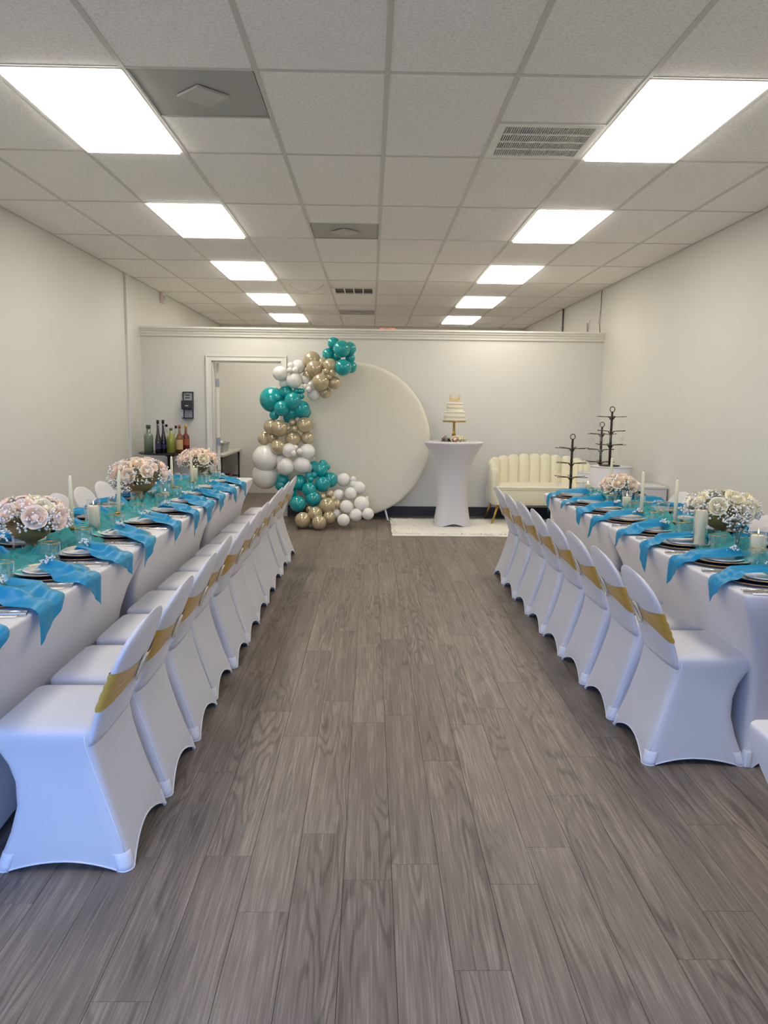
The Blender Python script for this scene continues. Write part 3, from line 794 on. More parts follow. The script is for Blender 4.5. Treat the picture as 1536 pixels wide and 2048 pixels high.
for k, y in enumerate(PLY): place(XTL, 1, y, 'L', 'aisle', 100+k, True, 10-k)
for k in range(11): place(XTL, -1, 2.5+0.455*k, 'L', 'wall', 200+k, False, 10-k)
PRY = [3.17, 3.55, 3.99, 4.41, 4.86, 5.28, 5.72, 6.16]
for k, y in enumerate(PRY): place(XTR, -1, y, 'R', 'aisle', 300+k, True, 7-k)
for k in range(8): place(XTR, 1, 3.17+0.43*k, 'R', 'wall', 400+k, False, 7-k)

# ---- flowers
def rose_mesh(m):
    b = MB(); rnd = random.Random(4)
    b.sphere((0, 0, 0.016), 0.0165, 12, 8, (1, 1, 1.25))
    for ring, (n, r, h, tilt, wd) in enumerate(((3, 0.0135, 0.040, 0.0, 1.4), (4, 0.0205, 0.041, 0.25, 1.15), (5, 0.0275, 0.039, 0.5, 0.98), (6, 0.034, 0.034, 1.0, 0.85))):
        for k in range(n):
            a0 = 2*PI*(k+0.37*ring)/n+rnd.uniform(-0.1, 0.1)
            def fn(u, v, a0=a0, r=r, h=h, tilt=tilt, wd=wd):
                a = a0+(v-0.5)*wd*2*math.sin(PI*(0.25+0.5*u))
                rr = r*(0.35+0.65*math.sin(min(1, u*1.3)*PI/2))+tilt*0.012*u*u+0.003*(1-abs(v-0.5)*2)
                z = h*u*(1-0.16*(2*abs(v-0.5))**2)-tilt*0.010*u**3
                return Vector((rr*math.cos(a), rr*math.sin(a), z))
            b.grid(fn, 4, 4)
    return b.mesh('rose', m)
ROSE = {k: rose_mesh(MT[k]) for k in ('rose_pink', 'rose_peach', 'rose_cream')}
def leaf_shape(b, base, d, up, L, Wd):
    d = Vector(d).normalized(); side = d.cross(Vector(up)).normalized(); n = side.cross(d).normalized()
    base = Vector(base)
    P = [base, base+d*L*0.4+side*Wd, base+d*L*0.45+n*L*-0.06, base+d*L*0.4-side*Wd, base+d*L]
    b.add(P, [(0, 1, 2), (0, 2, 3), (1, 4, 2), (2, 4, 3)])
def bouquet(root, zc, rx, rz, roses, rose_kind, nbreath, seed, lowers=0.0, rs=1.0):
    """dome of roses and gypsophila centred at height zc above the root"""
    rnd = random.Random(seed)
    ga = PI*(3-math.sqrt(5))
    for k in range(roses):
        t = (k+0.5)/roses; ct = 1-t*0.92; st = math.sqrt(max(0, 1-ct*ct)); a = k*ga+rnd.uniform(-0.15, 0.15)
        d = Vector((st*math.cos(a), st*math.sin(a), ct))
        p = Vector((d.x*rx, d.y*rx, zc+d.z*rz))
        o = ob('rose', ROSE[rose_kind if not isinstance(rose_kind, tuple) else rnd.choice(rose_kind)], root, p-Vector((d.x*0.025, d.y*0.025, d.z*0.025)), d.to_track_quat('Z', 'Y').to_euler(), (rs*rnd.uniform(0.9, 1.15),)*3)
    pts = []
    for k in range(nbreath):
        a = rnd.uniform(0, 2*PI); ct = rnd.uniform(-0.42, 0.95); st = math.sqrt(1-ct*ct); q = rnd.uniform(0.95, 1.22)
        pts.append((st*math.cos(a)*rx*q, st*math.sin(a)*rx*q, zc+ct*rz*q-lowers*0.5*(1-ct)*0.1))
    o = ob('gypsophila', breath_cloud(pts, 0.0072, rnd).mesh('gypsophila', MT['breath']), root); o['kind'] = 'stuff'
    lb = MB()
    for k in range(70):
        a = rnd.uniform(0, 2*PI); d = Vector((math.cos(a), math.sin(a), rnd.uniform(-0.6, 0.5)))
        leaf_shape(lb, (d.x*rx*0.72, d.y*rx*0.72, zc-0.25*rz+d.z*0.02), d, (0, 0, 1), rnd.uniform(0.03, 0.06), rnd.uniform(0.008, 0.014))
    o = ob('foliage', lb.mesh('foliage', MT['leaf'] if seed % 2 else MT['leaf_blue'], False), root); o['kind'] = 'stuff'
    sb = MB()
    for p in pts[::4]:
        sb.tube([(p[0]*0.45, p[1]*0.45, zc-rz*0.35), p], 0.0009, 4)
    o = ob('stems', sb.mesh('stems', MT['stem'], False), root); o['kind'] = 'stuff'
bowl_prof = [(0.001, 0.0), (0.062, 0.0), (0.066, 0.006), (0.05, 0.016), (0.028, 0.03), (0.021, 0.045), (0.03, 0.056), (0.055, 0.068), (0.08, 0.09), (0.097, 0.12), (0.102, 0.145), (0.1045, 0.147), (0.1, 0.149), (0.092, 0.12), (0.075, 0.095), (0.001, 0.085)]
bowl_me = MB().lathe(bowl_prof, 48, rib=0.006, ribn=16).mesh('pedestal_bowl', MT['gold'])
def flower_bowl(x, y, label, kinds, seed, s=1.0, roses=15, nb=420, rx=0.15, rz=0.088):
    t = thing('flower_bowl', label, 'flower bowl', (x, y, TZ))
    ob('pedestal_bowl', bowl_me, t, (0, 0, 0), (0, 0, 0), (s, s, s))
    bouquet(t, 0.155*s, rx*s, rz*s, roses, kinds, nb, seed, rs=1.15)
    return t
flower_bowl(-1.60, 3.66, 'gold footed bowl of blush roses on the free-end table of the three-table row', ('rose_pink', 'rose_cream'), 11, 1.05, 14, 620)
flower_bowl(-1.66, 5.62, 'gold footed bowl of blush roses on the middle table of the three-table row', ('rose_pink', 'rose_peach'), 12, 1.25, 16, 560)
flower_bowl(-1.62, 7.35, 'gold footed bowl of pale roses on the table nearest the doorway', ('rose_pink', 'rose_cream'), 13, 1.12, 14, 520)
flower_bowl(1.93, 4.20, 'gold footed bowl of ivory roses and white gypsophila on the two-table row', ('rose_cream',), 15, 1.12, 11, 620, 0.155, 0.075)
# low glass vase of peach roses
t = thing('flower_vase', 'clear vase of peach roses on the table nearest the loveseat', 'flower vase', (1.85, 5.72, TZ))
ob('vase', MB().open_lathe([(0.001, 0.003), (0.045, 0.003), (0.055, 0.02), (0.05, 0.06), (0.055, 0.1)], 32).mesh('vase', MT['glass']), t)
bouquet(t, 0.13, 0.125, 0.085, 14, 'rose_peach', 300, 21, rs=1.1)
# bud vases
def bud_vase(x, y, label, seed, h=0.16, blue=True):
    rnd = random.Random(seed)
    t = thing('bud_vase', label, 'bud vase', (x, y, TZ))
    ob('vase', MB().open_lathe([(0.001, 0.003), (0.028, 0.003), (0.034, 0.02), (0.024, 0.05), (0.014, 0.075), (0.018, 0.09)], 24).mesh('bud_vase', MT['glass']), t)
    st = MB(); lb = MB(); pts = []
    for k in range(9):
        a = rnd.uniform(0, 2*PI); r = rnd.uniform(0.02, 0.075); e = Vector((r*math.cos(a), r*math.sin(a), h+rnd.uniform(-0.045, 0.035)))
        st.tube([(0, 0, 0.02), (e.x*0.2, e.y*0.2, 0.09), e], 0.0012, 5)
        for q in range(6):
            f = rnd.uniform(0.55, 1.05); p = Vector((e.x*f, e.y*f, 0.09+(e.z-0.09)*f))
            aa = rnd.uniform(0, 2*PI); leaf_shape(lb, p, (math.cos(aa), math.sin(aa), rnd.uniform(-0.2, 0.6)), (0, 0, 1), rnd.uniform(0.02, 0.034), rnd.uniform(0.008, 0.012))
        for q in range(7): pts.append((e.x+rnd.uniform(-0.02, 0.02), e.y+rnd.uniform(-0.02, 0.02), e.z+rnd.uniform(-0.015, 0.02)))
    ob('stem_bunch', st.mesh('stems', MT['stem']), t)
    o = ob('foliage', lb.mesh('foliage', MT['leaf_blue'], False), t); o['kind'] = 'stuff'
    o = ob('gypsophila', breath_cloud(pts, 0.0065, rnd).mesh('gypsophila', MT['breath']), t); o['kind'] = 'stuff'
bud_vase(-1.62, 3.30, 'bud vase of dark leaves and white blossom before the free-end blush rose bowl', 31)
bud_vase(-1.735, 5.40, 'bud vase of dark leaves and white blossom beside the middle blush rose bowl', 32)
bud_vase(1.83, 3.79, 'bud vase of dark leaves and cream blossom before the ivory rose bowl', 33, 0.17)
bud_vase(1.95, 4.50, 'bud vase of dark leaves and white blossom behind the ivory rose bowl', 34, 0.17)

# ---- candles
def taper(x, y, label, h=0.25, lean=0.0):
    t = thing('taper_candle', label, 'candle', (x, y, TZ))
    holder = ob('holder', MB().open_lathe([(0.001, 0.003), (0.03, 0.003), (0.032, 0.01), (0.012, 0.018), (0.009, 0.03), (0.013, 0.045), (0.015, 0.06)], 24).mesh('candle_holder', MT['glass']), t)
    ob('gold_cup', MB().lathe([(0.001, 0.046), (0.012, 0.046), (0.0155, 0.06), (0.0165, 0.066), (0.0125, 0.066), (0.001, 0.062)], 24).mesh('gold_cup', MT['brass']), holder)
    w = ob('wax', MB().lathe([(0.001, 0.05), (0.0118, 0.05), (0.0105, 0.05+h*0.6), (0.0088, 0.05+h*0.96), (0.004, 0.05+h), (0.001, 0.05+h)], 20).mesh('taper', MT['wax']), t, (0, 0, 0), (0, lean, 0))
    ob('wick', MB().tube([(0, 0, 0.05+h-0.002), (0.001, 0, 0.05+h+0.008)], 0.0009, 5).mesh('wick', MT['black']), w)
taper(-1.555, 4.05, 'tall white taper candle standing between the blush rose bowl and the pillar candle', 0.285)
taper(-1.50, 4.62, 'tall slightly leaning white taper candle on the middle table of the three-table row', 0.265, 0.05)
taper(-1.55, 6.10, 'white taper candle behind the middle blush rose bowl', 0.25)
taper(-1.49, 6.55, 'white leaning taper candle next to a pillar candle by the doorway-end bowl', 0.26, -0.05)
taper(-1.55, 7.52, 'white taper candle at the table end nearest the doorway', 0.24)
taper(1.72, 4.86, 'tall white taper candle between the peach roses and the ivory rose bowl', 0.27)
taper(1.77, 4.44, 'white taper candle next to the ivory rose bowl', 0.26)
taper(1.98, 6.35, 'white taper candle behind the peach roses', 0.26)
def pillar(x, y, label, h, gl, rcan=0.028, lit=True):
    t = thing('pillar_candle', label, 'candle', (x, y, TZ))
    ob('glass_sleeve', MB().open_lathe([(0.001, 0.002), (rcan+0.006, 0.002), (rcan+0.0075, 0.006), (rcan+0.0075, gl)], 28).mesh('glass_sleeve', MT['glass']), t)
    w = ob('wax', MB().lathe([(0.001, 0.004), (rcan, 0.004), (rcan, h-0.003), (rcan-0.003, h), (rcan*0.6, h-0.002), (0.001, h-0.004)], 28).mesh('pillar', MT['wax']), t)
    ob('wick', MB().tube([(0, 0, h-0.006), (0.001, 0, h+0.009)], 0.0012, 5).mesh('wick', MT['black']), w)
    if lit: ob('flame', MB().lathe([(0.0005, h+0.006), (0.0032, h+0.011), (0.0027, h+0.017), (0.0005, h+0.025)], 10).mesh('flame', MT['flame']), w)
pillar(-1.50, 4.22, 'ivory pillar candle in a tall glass sleeve next to the taper candle', 0.155, 0.19)
pillar(-1.49, 5.66, 'short lit ivory pillar candle on the aisle side of the middle rose bowl', 0.07, 0.14)
pillar(-1.535, 6.80, 'lit ivory pillar candle in glass before the doorway-end rose bowl', 0.15, 0.17)
pillar(1.70, 3.93, 'tall ivory pillar candle in glass on the aisle side of the ivory rose bowl', 0.20, 0.235, lit=False)
pillar(1.795, 3.52, 'lit ivory pillar candle in glass at the free end of the two-table row', 0.14, 0.175)
pillar(1.79, 5.36, 'lit ivory pillar candle in glass on the aisle side of the peach roses', 0.10, 0.15)
pillar(1.80, 6.38, 'lit ivory pillar candle at the table end nearest the loveseat', 0.09, 0.09)

# ================================================================== BACKDROP AND BALLOONS
t = thing('round_backdrop', 'large round ivory fabric backdrop behind the balloons', 'backdrop', (-0.222, 9.99, 0))
Rb, zb = 0.985, 1.02
R_ = []
for (r, y) in ((0.3, -0.032), (0.6, -0.031), (0.85, -0.029), (0.94, -0.027), (0.972, -0.02), (0.985, 0.0), (0.972, 0.02)):
    R_.append([Vector((r*math.cos(2*PI*i/96), y+0.0, zb+r*math.sin(2*PI*i/96))) for i in range(96)])
ob('fabric', MB().rings(R_, True, True).mesh('backdrop_fabric', MT['backdrop']), t)
ob('hoop', MB().tube([(0.965*math.cos(2*PI*i/64), 0.012, zb+0.965*math.sin(2*PI*i/64)) for i in range(64)], 0.014, 8, True).mesh('hoop', MT['plinth']), t)
for sx in (-1, 1):
    ob('stand_leg', MB().tube([(sx*0.42, 0.0, 0.14), (sx*0.455, -0.09, 0.012), (sx*0.46, -0.12, 0.012)], 0.012, 8).tube([(sx*0.42, 0.02, 0.14), (sx*0.45, 0.14, 0.012)], 0.012, 8).mesh('stand_leg', MT['plinth']), t)

def balloon_mesh(m):
    prof = []
    n = 20
    for j in range(n+1):
        p = PI*j/n
        r = math.sin(p); z = -math.cos(p)
        if z < 0: z *= 1.0+0.10*(1-r)     # slight teardrop towards the knot
        prof.append((max(r, 0.0005), z))
    prof = [(0.02, -1.17), (0.045, -1.165), (0.02, -1.13), (0.03, -1.1)]+prof[1:]
    return MB().lathe(prof, 28).mesh('balloon', m)
BAL = {'T': balloon_mesh(MT['teal']), 'G': balloon_mesh(MT['champagne']), 'W': balloon_mesh(MT['white_b'])}
ZB = ((520, 670, 7.68), (500, 820, 7.68), (480, 900, 5.12))
BL = [
 # zoom, colour, x, y, r, layer
 (0,'T',1130,128,90,1),(0,'T',1255,215,128,0),(0,'T',1372,212,105,.8),(0,'T',1055,300,98,1.6),(0,'T',1278,500,126,-.2),(0,'T',1395,492,92,1.4),(0,'T',1385,355,75,1.4),(0,'T',1180,330,70,1.5),
 (0,'G',797,392,135,1),(0,'G',835,515,125,.2),(0,'G',960,432,90,.9),(0,'G',1080,475,115,.3),(0,'G',935,720,130,-.6),(0,'G',1138,735,100,.1),(0,'G',1000,880,90,.9),(0,'G',1020,560,46,-.7),(0,'G',1115,580,52,-.6),(0,'G',1065,645,42,-.7),(0,'G',740,620,85,1.0),
 (0,'W',310,590,112,0),(0,'W',590,488,106,.8),(0,'W',475,470,52,.1),(0,'W',455,545,45,-.7),(0,'W',540,545,50,-.5),(0,'W',525,695,122,0),(0,'W',690,685,76,.9),(0,'W',375,735,82,.9),(0,'W',775,762,45,0),(0,'W',700,790,42,0),(0,'W',752,835,48,-.2),(0,'W',825,912,95,.8),
 (0,'T',185,990,190,.9),(0,'T',400,885,112,.9),(0,'T',262,965,62,-.4),(0,'T',505,1012,128,-.9),(0,'T',335,1128,118,-.9),(0,'T',560,860,50,.2),(0,'T',605,862,48,.2),(0,'T',645,862,40,.1),(0,'T',642,945,40,-.4),(0,'T',632,1140,135,0),(0,'T',205,1225,55,.2),(0,'T',490,1190,110,.3),(0,'T',725,1190,62,.9),
 (1,'T',375,75,76,.2),(1,'T',590,120,80,.7),(1,'T',850,60,78,.7),
 (1,'G',325,258,115,.1),(1,'G',455,280,130,-.5),(1,'G',218,438,100,.9),(1,'G',345,425,90,.6),(1,'G',655,195,62,.1),(1,'G',585,285,40,-.8),(1,'G',685,290,50,-.8),(1,'G',835,230,122,-.2),(1,'G',925,250,55,.8),(1,'G',662,442,124,0),(1,'G',880,432,100,.2),(1,'G',432,568,116,-.8),
 (1,'W',242,745,204,.2),(1,'W',235,1008,205,1.0),(1,'W',600,618,110,-.9),(1,'W',690,578,46,-1.0),(1,'W',670,668,48,-1.6),(1,'W',765,635,48,-1.7),(1,'W',880,640,120,-.7),(1,'W',550,870,136,-.9),(1,'W',795,845,135,-.8),(1,'W',872,892,90,.1),(1,'W',460,760,100,.3),(1,'W',985,748,16,0),
 (2,'T',825,205,75,-.2),(2,'T',762,172,64,.7),(2,'T',852,142,45,.4),(2,'T',892,172,34,.3),(2,'T',925,305,78,.1),(2,'T',845,350,80,-.8),(2,'T',705,265,36,-1),(2,'T',760,258,36,-.8),(2,'T',725,302,31,-1.2),(2,'T',610,335,82,-.3),(2,'T',440,305,72,.9),(2,'T',710,405,75,-1.0),(2,'T',592,552,82,-1.0),(2,'T',750,500,80,-.4),(2,'T',520,455,70,.9),(2,'T',420,362,60,1.0),
 (2,'G',645,718,84,-1),(2,'G',770,655,75,-1.5),(2,'G',895,572,86,-1.0),(2,'G',810,765,75,-1.5),(2,'G',912,692,70,-.4),(2,'G',985,560,60,.2),(2,'G',958,500,30,-.7),(2,'G',920,452,46,.1),(2,'G',850,482,42,.2),(2,'G',715,612,42,.3),(2,'G',720,775,40,.1),
 (2,'W',1062,305,70,.1),(2,'W',1160,300,33,-.5),(2,'W',1163,350,38,-.6),(2,'W',1215,388,70,.1),(2,'W',1132,445,65,-.9),(2,'W',1010,462,60,.2),(2,'W',1090,582,70,-1.0),(2,'W',1245,552,80,-.5),(2,'W',1310,655,62,-1.0),(2,'W',1060,718,65,-1.4),(2,'W',1185,668,70,-.4),(2,'W',985,652,50,.2),(2,'W',1302,492,20,-.6),(2,'W',1200,345,30,.0),
]
gar = thing('balloon_garland', 'tall curved garland of teal, champagne and white balloons by the round backdrop', 'balloon garland', (-0.75, 9.5, 0))
rb = random.Random(9)
for (zi, c, zx, zy, zr, ly) in BL:
    ox, oy, sc = ZB[zi]
    px, py, r = ox+zx/sc, oy+zy/sc, zr/sc
    Y = 9.62+0.085*ly-max(0, py-965)/90*0.42
    p = at_y(px, py, Y); rad = r*Y*1.004/F_PX
    if p.z < rad+0.004: p.z = rad+0.004
    core = at_y(px, py, 9.85)-p
    d = Vector((rb.uniform(-0.5, 0.5), 0.8, rb.uniform(-0.6, 0.6))).normalized()
    o = ob('balloon', BAL[c], gar, p-gar.location, (-d).to_track_quat('Z', 'Y').to_euler(), (rad, rad, rad*1.02))

# ================================================================== RUG, CAKE TABLE, CAKE
rng = random.Random(2)
rug = thing('fur_rug', 'white shaggy fur rug under the cake table', 'rug', (1.45, 9.32, 0))
RX, RYY = 1.19, 0.60
def rugfn(u, v):
    x = (u-0.5)*2*RX; y = (v-0.5)*2*RYY
    e = min(1, min(u, 1-u)*40)*min(1, min(v, 1-v)*24)
    return Vector((x+0.01*noise.noise(Vector((x*9, y*9, 1))), y+0.012*noise.noise(Vector((x*9, y*9, 5))), 0.004+e*(0.030+0.008*noise.noise(Vector((x*14, y*14, 0))))))
ob('backing', MB().grid(rugfn, 90, 50).mesh('rug_base', MT['fur']), rug)
pile = MB()
for k in range(17000):
    x = rng.uniform(-RX, RX); y = rng.uniform(-RYY, RYY)
    a = rng.uniform(0, 2*PI); l = rng.uniform(0.012, 0.03); w = 0.0035
    b = Vector((x, y, 0.024)); tip = b+Vector((math.cos(a)*l*0.8, math.sin(a)*l*0.8, l*0.75)); s = Vector((-math.sin(a)*w, math.cos(a)*w, 0))
    pile.add([b-s, b+s, tip], [(0, 1, 2)])
o = ob('pile', pile.mesh('rug_pile', MT['fur']), rug); o['kind'] = 'stuff'
# cocktail table with stretch cover
CTX, CTY = 1.005, 9.42
ct = thing('cocktail_table', 'tall round cocktail table in a white stretch cover on the rug', 'table', (CTX, CTY, 0.034))
R_ = []
for (z, r, foot) in ((0.0, 0.235, 1.0), (0.05, 0.228, 0.9), (0.12, 0.215, 0.7), (0.22, 0.200, 0.45), (0.35, 0.188, 0.2), (0.5, 0.186, 0.05), (0.62, 0.198, 0), (0.74, 0.228, 0), (0.85, 0.272, 0), (0.93, 0.318, 0), (0.98, 0.348, 0), (0.995, 0.356, 0), (1.006, 0.356, 0), (1.012, 0.350, 0), (1.013, 0.3, 0), (1.013, 0.1, 0)):
    ring = []
    for i in range(80):
        a = 2*PI*i/80+PI/4; q = abs(math.sin(2*(a-PI/4)))  # four feet on the diagonals
        f = 1-q
        rr = r*(1+foot*(0.16*abs(math.cos(2*(a)))**0.0*0+0.0))
        lob = math.cos(4*(a-PI/4))     # +1 at the feet
        rr = r*(1+foot*0.10*lob); zz = z+(0.035*(0.5-0.5*lob))*max(0, 1-z/0.2)
        ring.append(Vector((rr*math.cos(a), rr*math.sin(a), zz)))
    R_.append(ring)
ob('stretch_cover', MB().rings(R_, False, True).mesh('cocktail_cover', MT['linen']), ct)
ob('hem', MB().tube([tuple(p+Vector((0, 0, 0.002))) for p in R_[0]], 0.0035, 5, True).mesh('hem', MT['pocket']), ct)
CZ = 0.034+1.014
cs = thing('cake_stand', 'brass cake stand with a tall ribbed stem under the cake', 'cake stand', (CTX, CTY, CZ))
ob('stem', MB().lathe([(0.001, 0.0), (0.085, 0.0), (0.088, 0.006), (0.05, 0.014), (0.032, 0.022), (0.026, 0.06), (0.02, 0.085), (0.026, 0.09), (0.018, 0.097), (0.014, 0.12), (0.013, 0.22), (0.022, 0.232), (0.001, 0.234)], 32, rib=0.05, ribn=12).mesh('stand_stem', MT['brass']), cs)
ob('plate', MB().lathe([(0.001, 0.232), (0.135, 0.232), (0.142, 0.237), (0.142, 0.245), (0.135, 0.247), (0.001, 0.247)], 48).mesh('stand_plate', MT['brass']), cs)
ck = thing('wedding_cake', 'two-tier white buttercream cake with a gold topper', 'cake', (CTX, CTY, CZ+0.247))
def tier(z0, z1, r, n):
    prof = [(0.001, z0), (r*0.99, z0)]
    for k in range(n*6+1):
        z = z0+0.003+(z1-z0-0.008)*k/(n*6); prof.append((r+0.004*math.cos(k*2*PI/6), z))
    return prof+[(r-0.002, z1-0.002), (r-0.008, z1), (0.001, z1)]
lowt = ob('lower_tier', MB().lathe(tier(0.0, 0.115, 0.128, 2), 56).mesh('cake_tier', MT['icing']), ck)
ob('upper_tier', MB().lathe(tier(0.115, 0.215, 0.098, 2), 56).mesh('cake_tier', MT['icing']), ck)
tp = MB()
def scr(pts, r=0.0032): tp.tube(pts, r, 6)
def squig(x0, x1, zb, amp, n, ph=0.0):
    return [(x0+(x1-x0)*k/n+0.006*math.sin(k*1.9+ph), 0, zb+amp*math.sin(k*1.05+ph)) for k in range(n+1)]
scr(squig(-0.062, 0.066, 0.266, 0.018, 30)); scr(squig(-0.058, 0.06, 0.243, 0.013, 34, 1.2))
for x in (-0.06, -0.045, 0.048, 0.062): scr([(x, 0, 0.255), (x+0.004, 0, 0.30), (x+0.010, 0, 0.318)])
for x in (-0.03, 0.03): scr([(x, 0, 0.205), (x, 0, 0.245)], 0.0022)
ob('topper', tp.mesh('topper', mat('topper_gold', rgb(226, 190, 96), 0.4, 0.4, var=0.05)), ck)
wr = thing('flower_wreath', 'small ring of greenery and blush roses around the cake stand foot', 'flowers', (CTX, CTY, CZ))
lb = MB(); rr_ = random.Random(6); pts = []
for k in range(170):
    a = rr_.uniform(0, 2*PI); r = rr_.uniform(0.095, 0.13); d = Vector((math.cos(a+rr_.uniform(-1, 1)), math.sin(a+rr_.uniform(-1, 1)), rr_.uniform(0.0, 0.5)))
    leaf_shape(lb, (r*math.cos(a), r*math.sin(a), rr_.uniform(0.004, 0.03)), d, (0, 0, 1), rr_.uniform(0.03, 0.05), 0.012)
    if k % 2: pts.append((r*math.cos(a)*1.03, r*math.sin(a)*1.03, rr_.uniform(0.02, 0.045)))
o = ob('foliage', lb.mesh('foliage', MT['leaf'], False), wr); o['kind'] = 'stuff'
o = ob('gypsophila', breath_cloud(pts, 0.006, rr_).mesh('gypsophila', MT['breath']), wr); o['kind'] = 'stuff'
for (a, kd) in ((-1.55, 'rose_pink'), (-1.15, 'rose_cream'), (-0.5, 'rose_cream'), (2.6, 'rose_pink')):
    d = Vector((math.cos(a), math.sin(a), 0.7)).normalized()
    ob('rose', ROSE[kd], wr, (0.112*math.cos(a), 0.112*math.sin(a), 0.016), d.to_track_quat('Z', 'Y').to_euler(), (1.15,)*3)
def flute_mesh():
    return MB().open_lathe([(0.001, 0.0), (0.03, 0.001), (0.03, 0.003), (0.006, 0.008), (0.003, 0.02), (0.003, 0.085), (0.012, 0.1), (0.021, 0.13), (0.023, 0.17), (0.02, 0.215)], 20).mesh('champagne_flute', MT['flute'])
FLUTE = flute_mesh()
tag(ob('champagne_flute', FLUTE, None, (CTX-0.245, CTY-0.02, CZ)), 'clear champagne flute on the cake table beside the round backdrop', 'glass')
tag(ob('champagne_flute', FLUTE, None, (CTX+0.22, CTY-0.02, CZ)), 'clear champagne flute on the cake table on the loveseat side', 'glass')

# ================================================================== LOVESEAT
sf = thing('loveseat', 'cream velvet loveseat with a scalloped channel back and gold legs', 'sofa', (2.135, 9.82, 0))
hw, fy, by = 0.60, -0.36, 0.33
zl = 0.30
def sofa_outline(s):
    """inner line of the curved back: s 0..1 from one arm front round to the other"""
    a = PI*s
    x = -hw*math.copysign(abs(math.cos(a))**0.42, math.cos(a)); y = fy+0.06+(by-fy-0.12)*abs(math.sin(a))**0.42
    return x, y
nch = 15
_pts = [sofa_outline(i/1500) for i in range(1501)]
_acc = [0.0]
for i in range(1500): _acc.append(_acc[-1]+math.hypot(_pts[i+1][0]-_pts[i][0], _pts[i+1][1]-_pts[i][1]))
def by_len(f):
    f = min(1, max(0, f))*_acc[-1]; lo, hi = 0, 1500
    while hi-lo > 1:
        m = (lo+hi)//2
        if _acc[m] <= f: lo = m
        else: hi = m
    t = (f-_acc[lo])/max(1e-9, _acc[hi]-_acc[lo])
    return _pts[lo][0]+(_pts[hi][0]-_pts[lo][0])*t, _pts[lo][1]+(_pts[hi][1]-_pts[lo][1])*t
def height(s):
    return 0.66+0.19*math.sin(PI*s)**0.7
for k in range(nch):
    s0, s1 = k/nch, (k+1)/nch
    b = MB(); n = 8; R_ = []
    for j in range(n+1):
        s = s0+(s1-s0)*j/n; q = j/n*2-1
        x, y = by_len(s); x2, y2 = by_len(s+0.02); x1, y1 = by_len(s-0.02)
        tx, ty = x2-x1, y2-y1; l = math.hypot(tx, ty) or 1; nx, ny = ty/l, -tx/l   # inward normal
        bul = math.sqrt(max(0, 1-q*q*0.96))
        zt = height((s0+s1)/2)+0.05*(bul-0.5)+(height(s)-height((s0+s1)/2))*0.6
        ti, to = 0.03+0.028*bul, 0.045
        z0 = zl
        R_.append([Vector((x+nx*ti, y+ny*ti, z0)), Vector((x+nx*ti, y+ny*ti, 0.45)), Vector((x+nx*ti*0.9, y+ny*ti*0.9, zt-0.03)), Vector((x+nx*ti*0.45, y+ny*ti*0.45, zt-0.004)), Vector((x-nx*to*0.3, y-ny*to*0.3, zt)), Vector((x-nx*to, y-ny*to, zt-0.022)), Vector((x-nx*to*1.05, y-ny*to*1.05, 0.5)), Vector((x-nx*to, y-ny*to, z0))])
    ob('back_channel', b.rings(R_, True, True).mesh('back_channel', MT['sofa']), sf)
seat = []
for (z, ins) in ((0.27, 0.02), (0.275, 0.0), (0.44, 0.0), (0.452, 0.006)):
    seat.append([Vector((p[0], p[1], z)) for p in rrect(-hw-0.03+ins, hw+0.03-ins, fy+ins, by-0.02-ins, 0.09, 6, 8)])
ob('seat_base', MB().rings(seat, True, True).mesh('seat_base', MT['sofa']), sf)
cush = []
for (z, ins) in ((0.452, 0.012), (0.458, 0.002), (0.485, 0.0), (0.497, 0.012), (0.503, 0.06), (0.506, 0.16)):
    cush.append([Vector((p[0], p[1], z)) for p in rrect(-hw-0.015+ins, hw+0.015-ins, fy-0.005+ins, by-0.05-ins, 0.09, 6, 8)])
ob('seat_cushion', MB().rings(cush, True, True).mesh('seat_cushion', MT['sofa']), sf)
ob('piping', MB().tube([(p[0], p[1], 0.488) for p in rrect(-hw-0.017, hw+0.017, fy-0.007, by-0.05, 0.09, 6, 8)], 0.005, 6, True).mesh('piping', MT['sofa']), sf)
for sx in (-1, 1):
    for (y, dy, z0) in ((fy+0.09, -0.05, 0.0355), (by-0.1, 0.04, 0.0)):
        ob('leg', MB().tube([(sx*(hw-0.06), y, 0.275), (sx*(hw+0.03), y+dy, z0)], [0.02, 0.011], 12).mesh('sofa_leg', MT['brass']), sf)

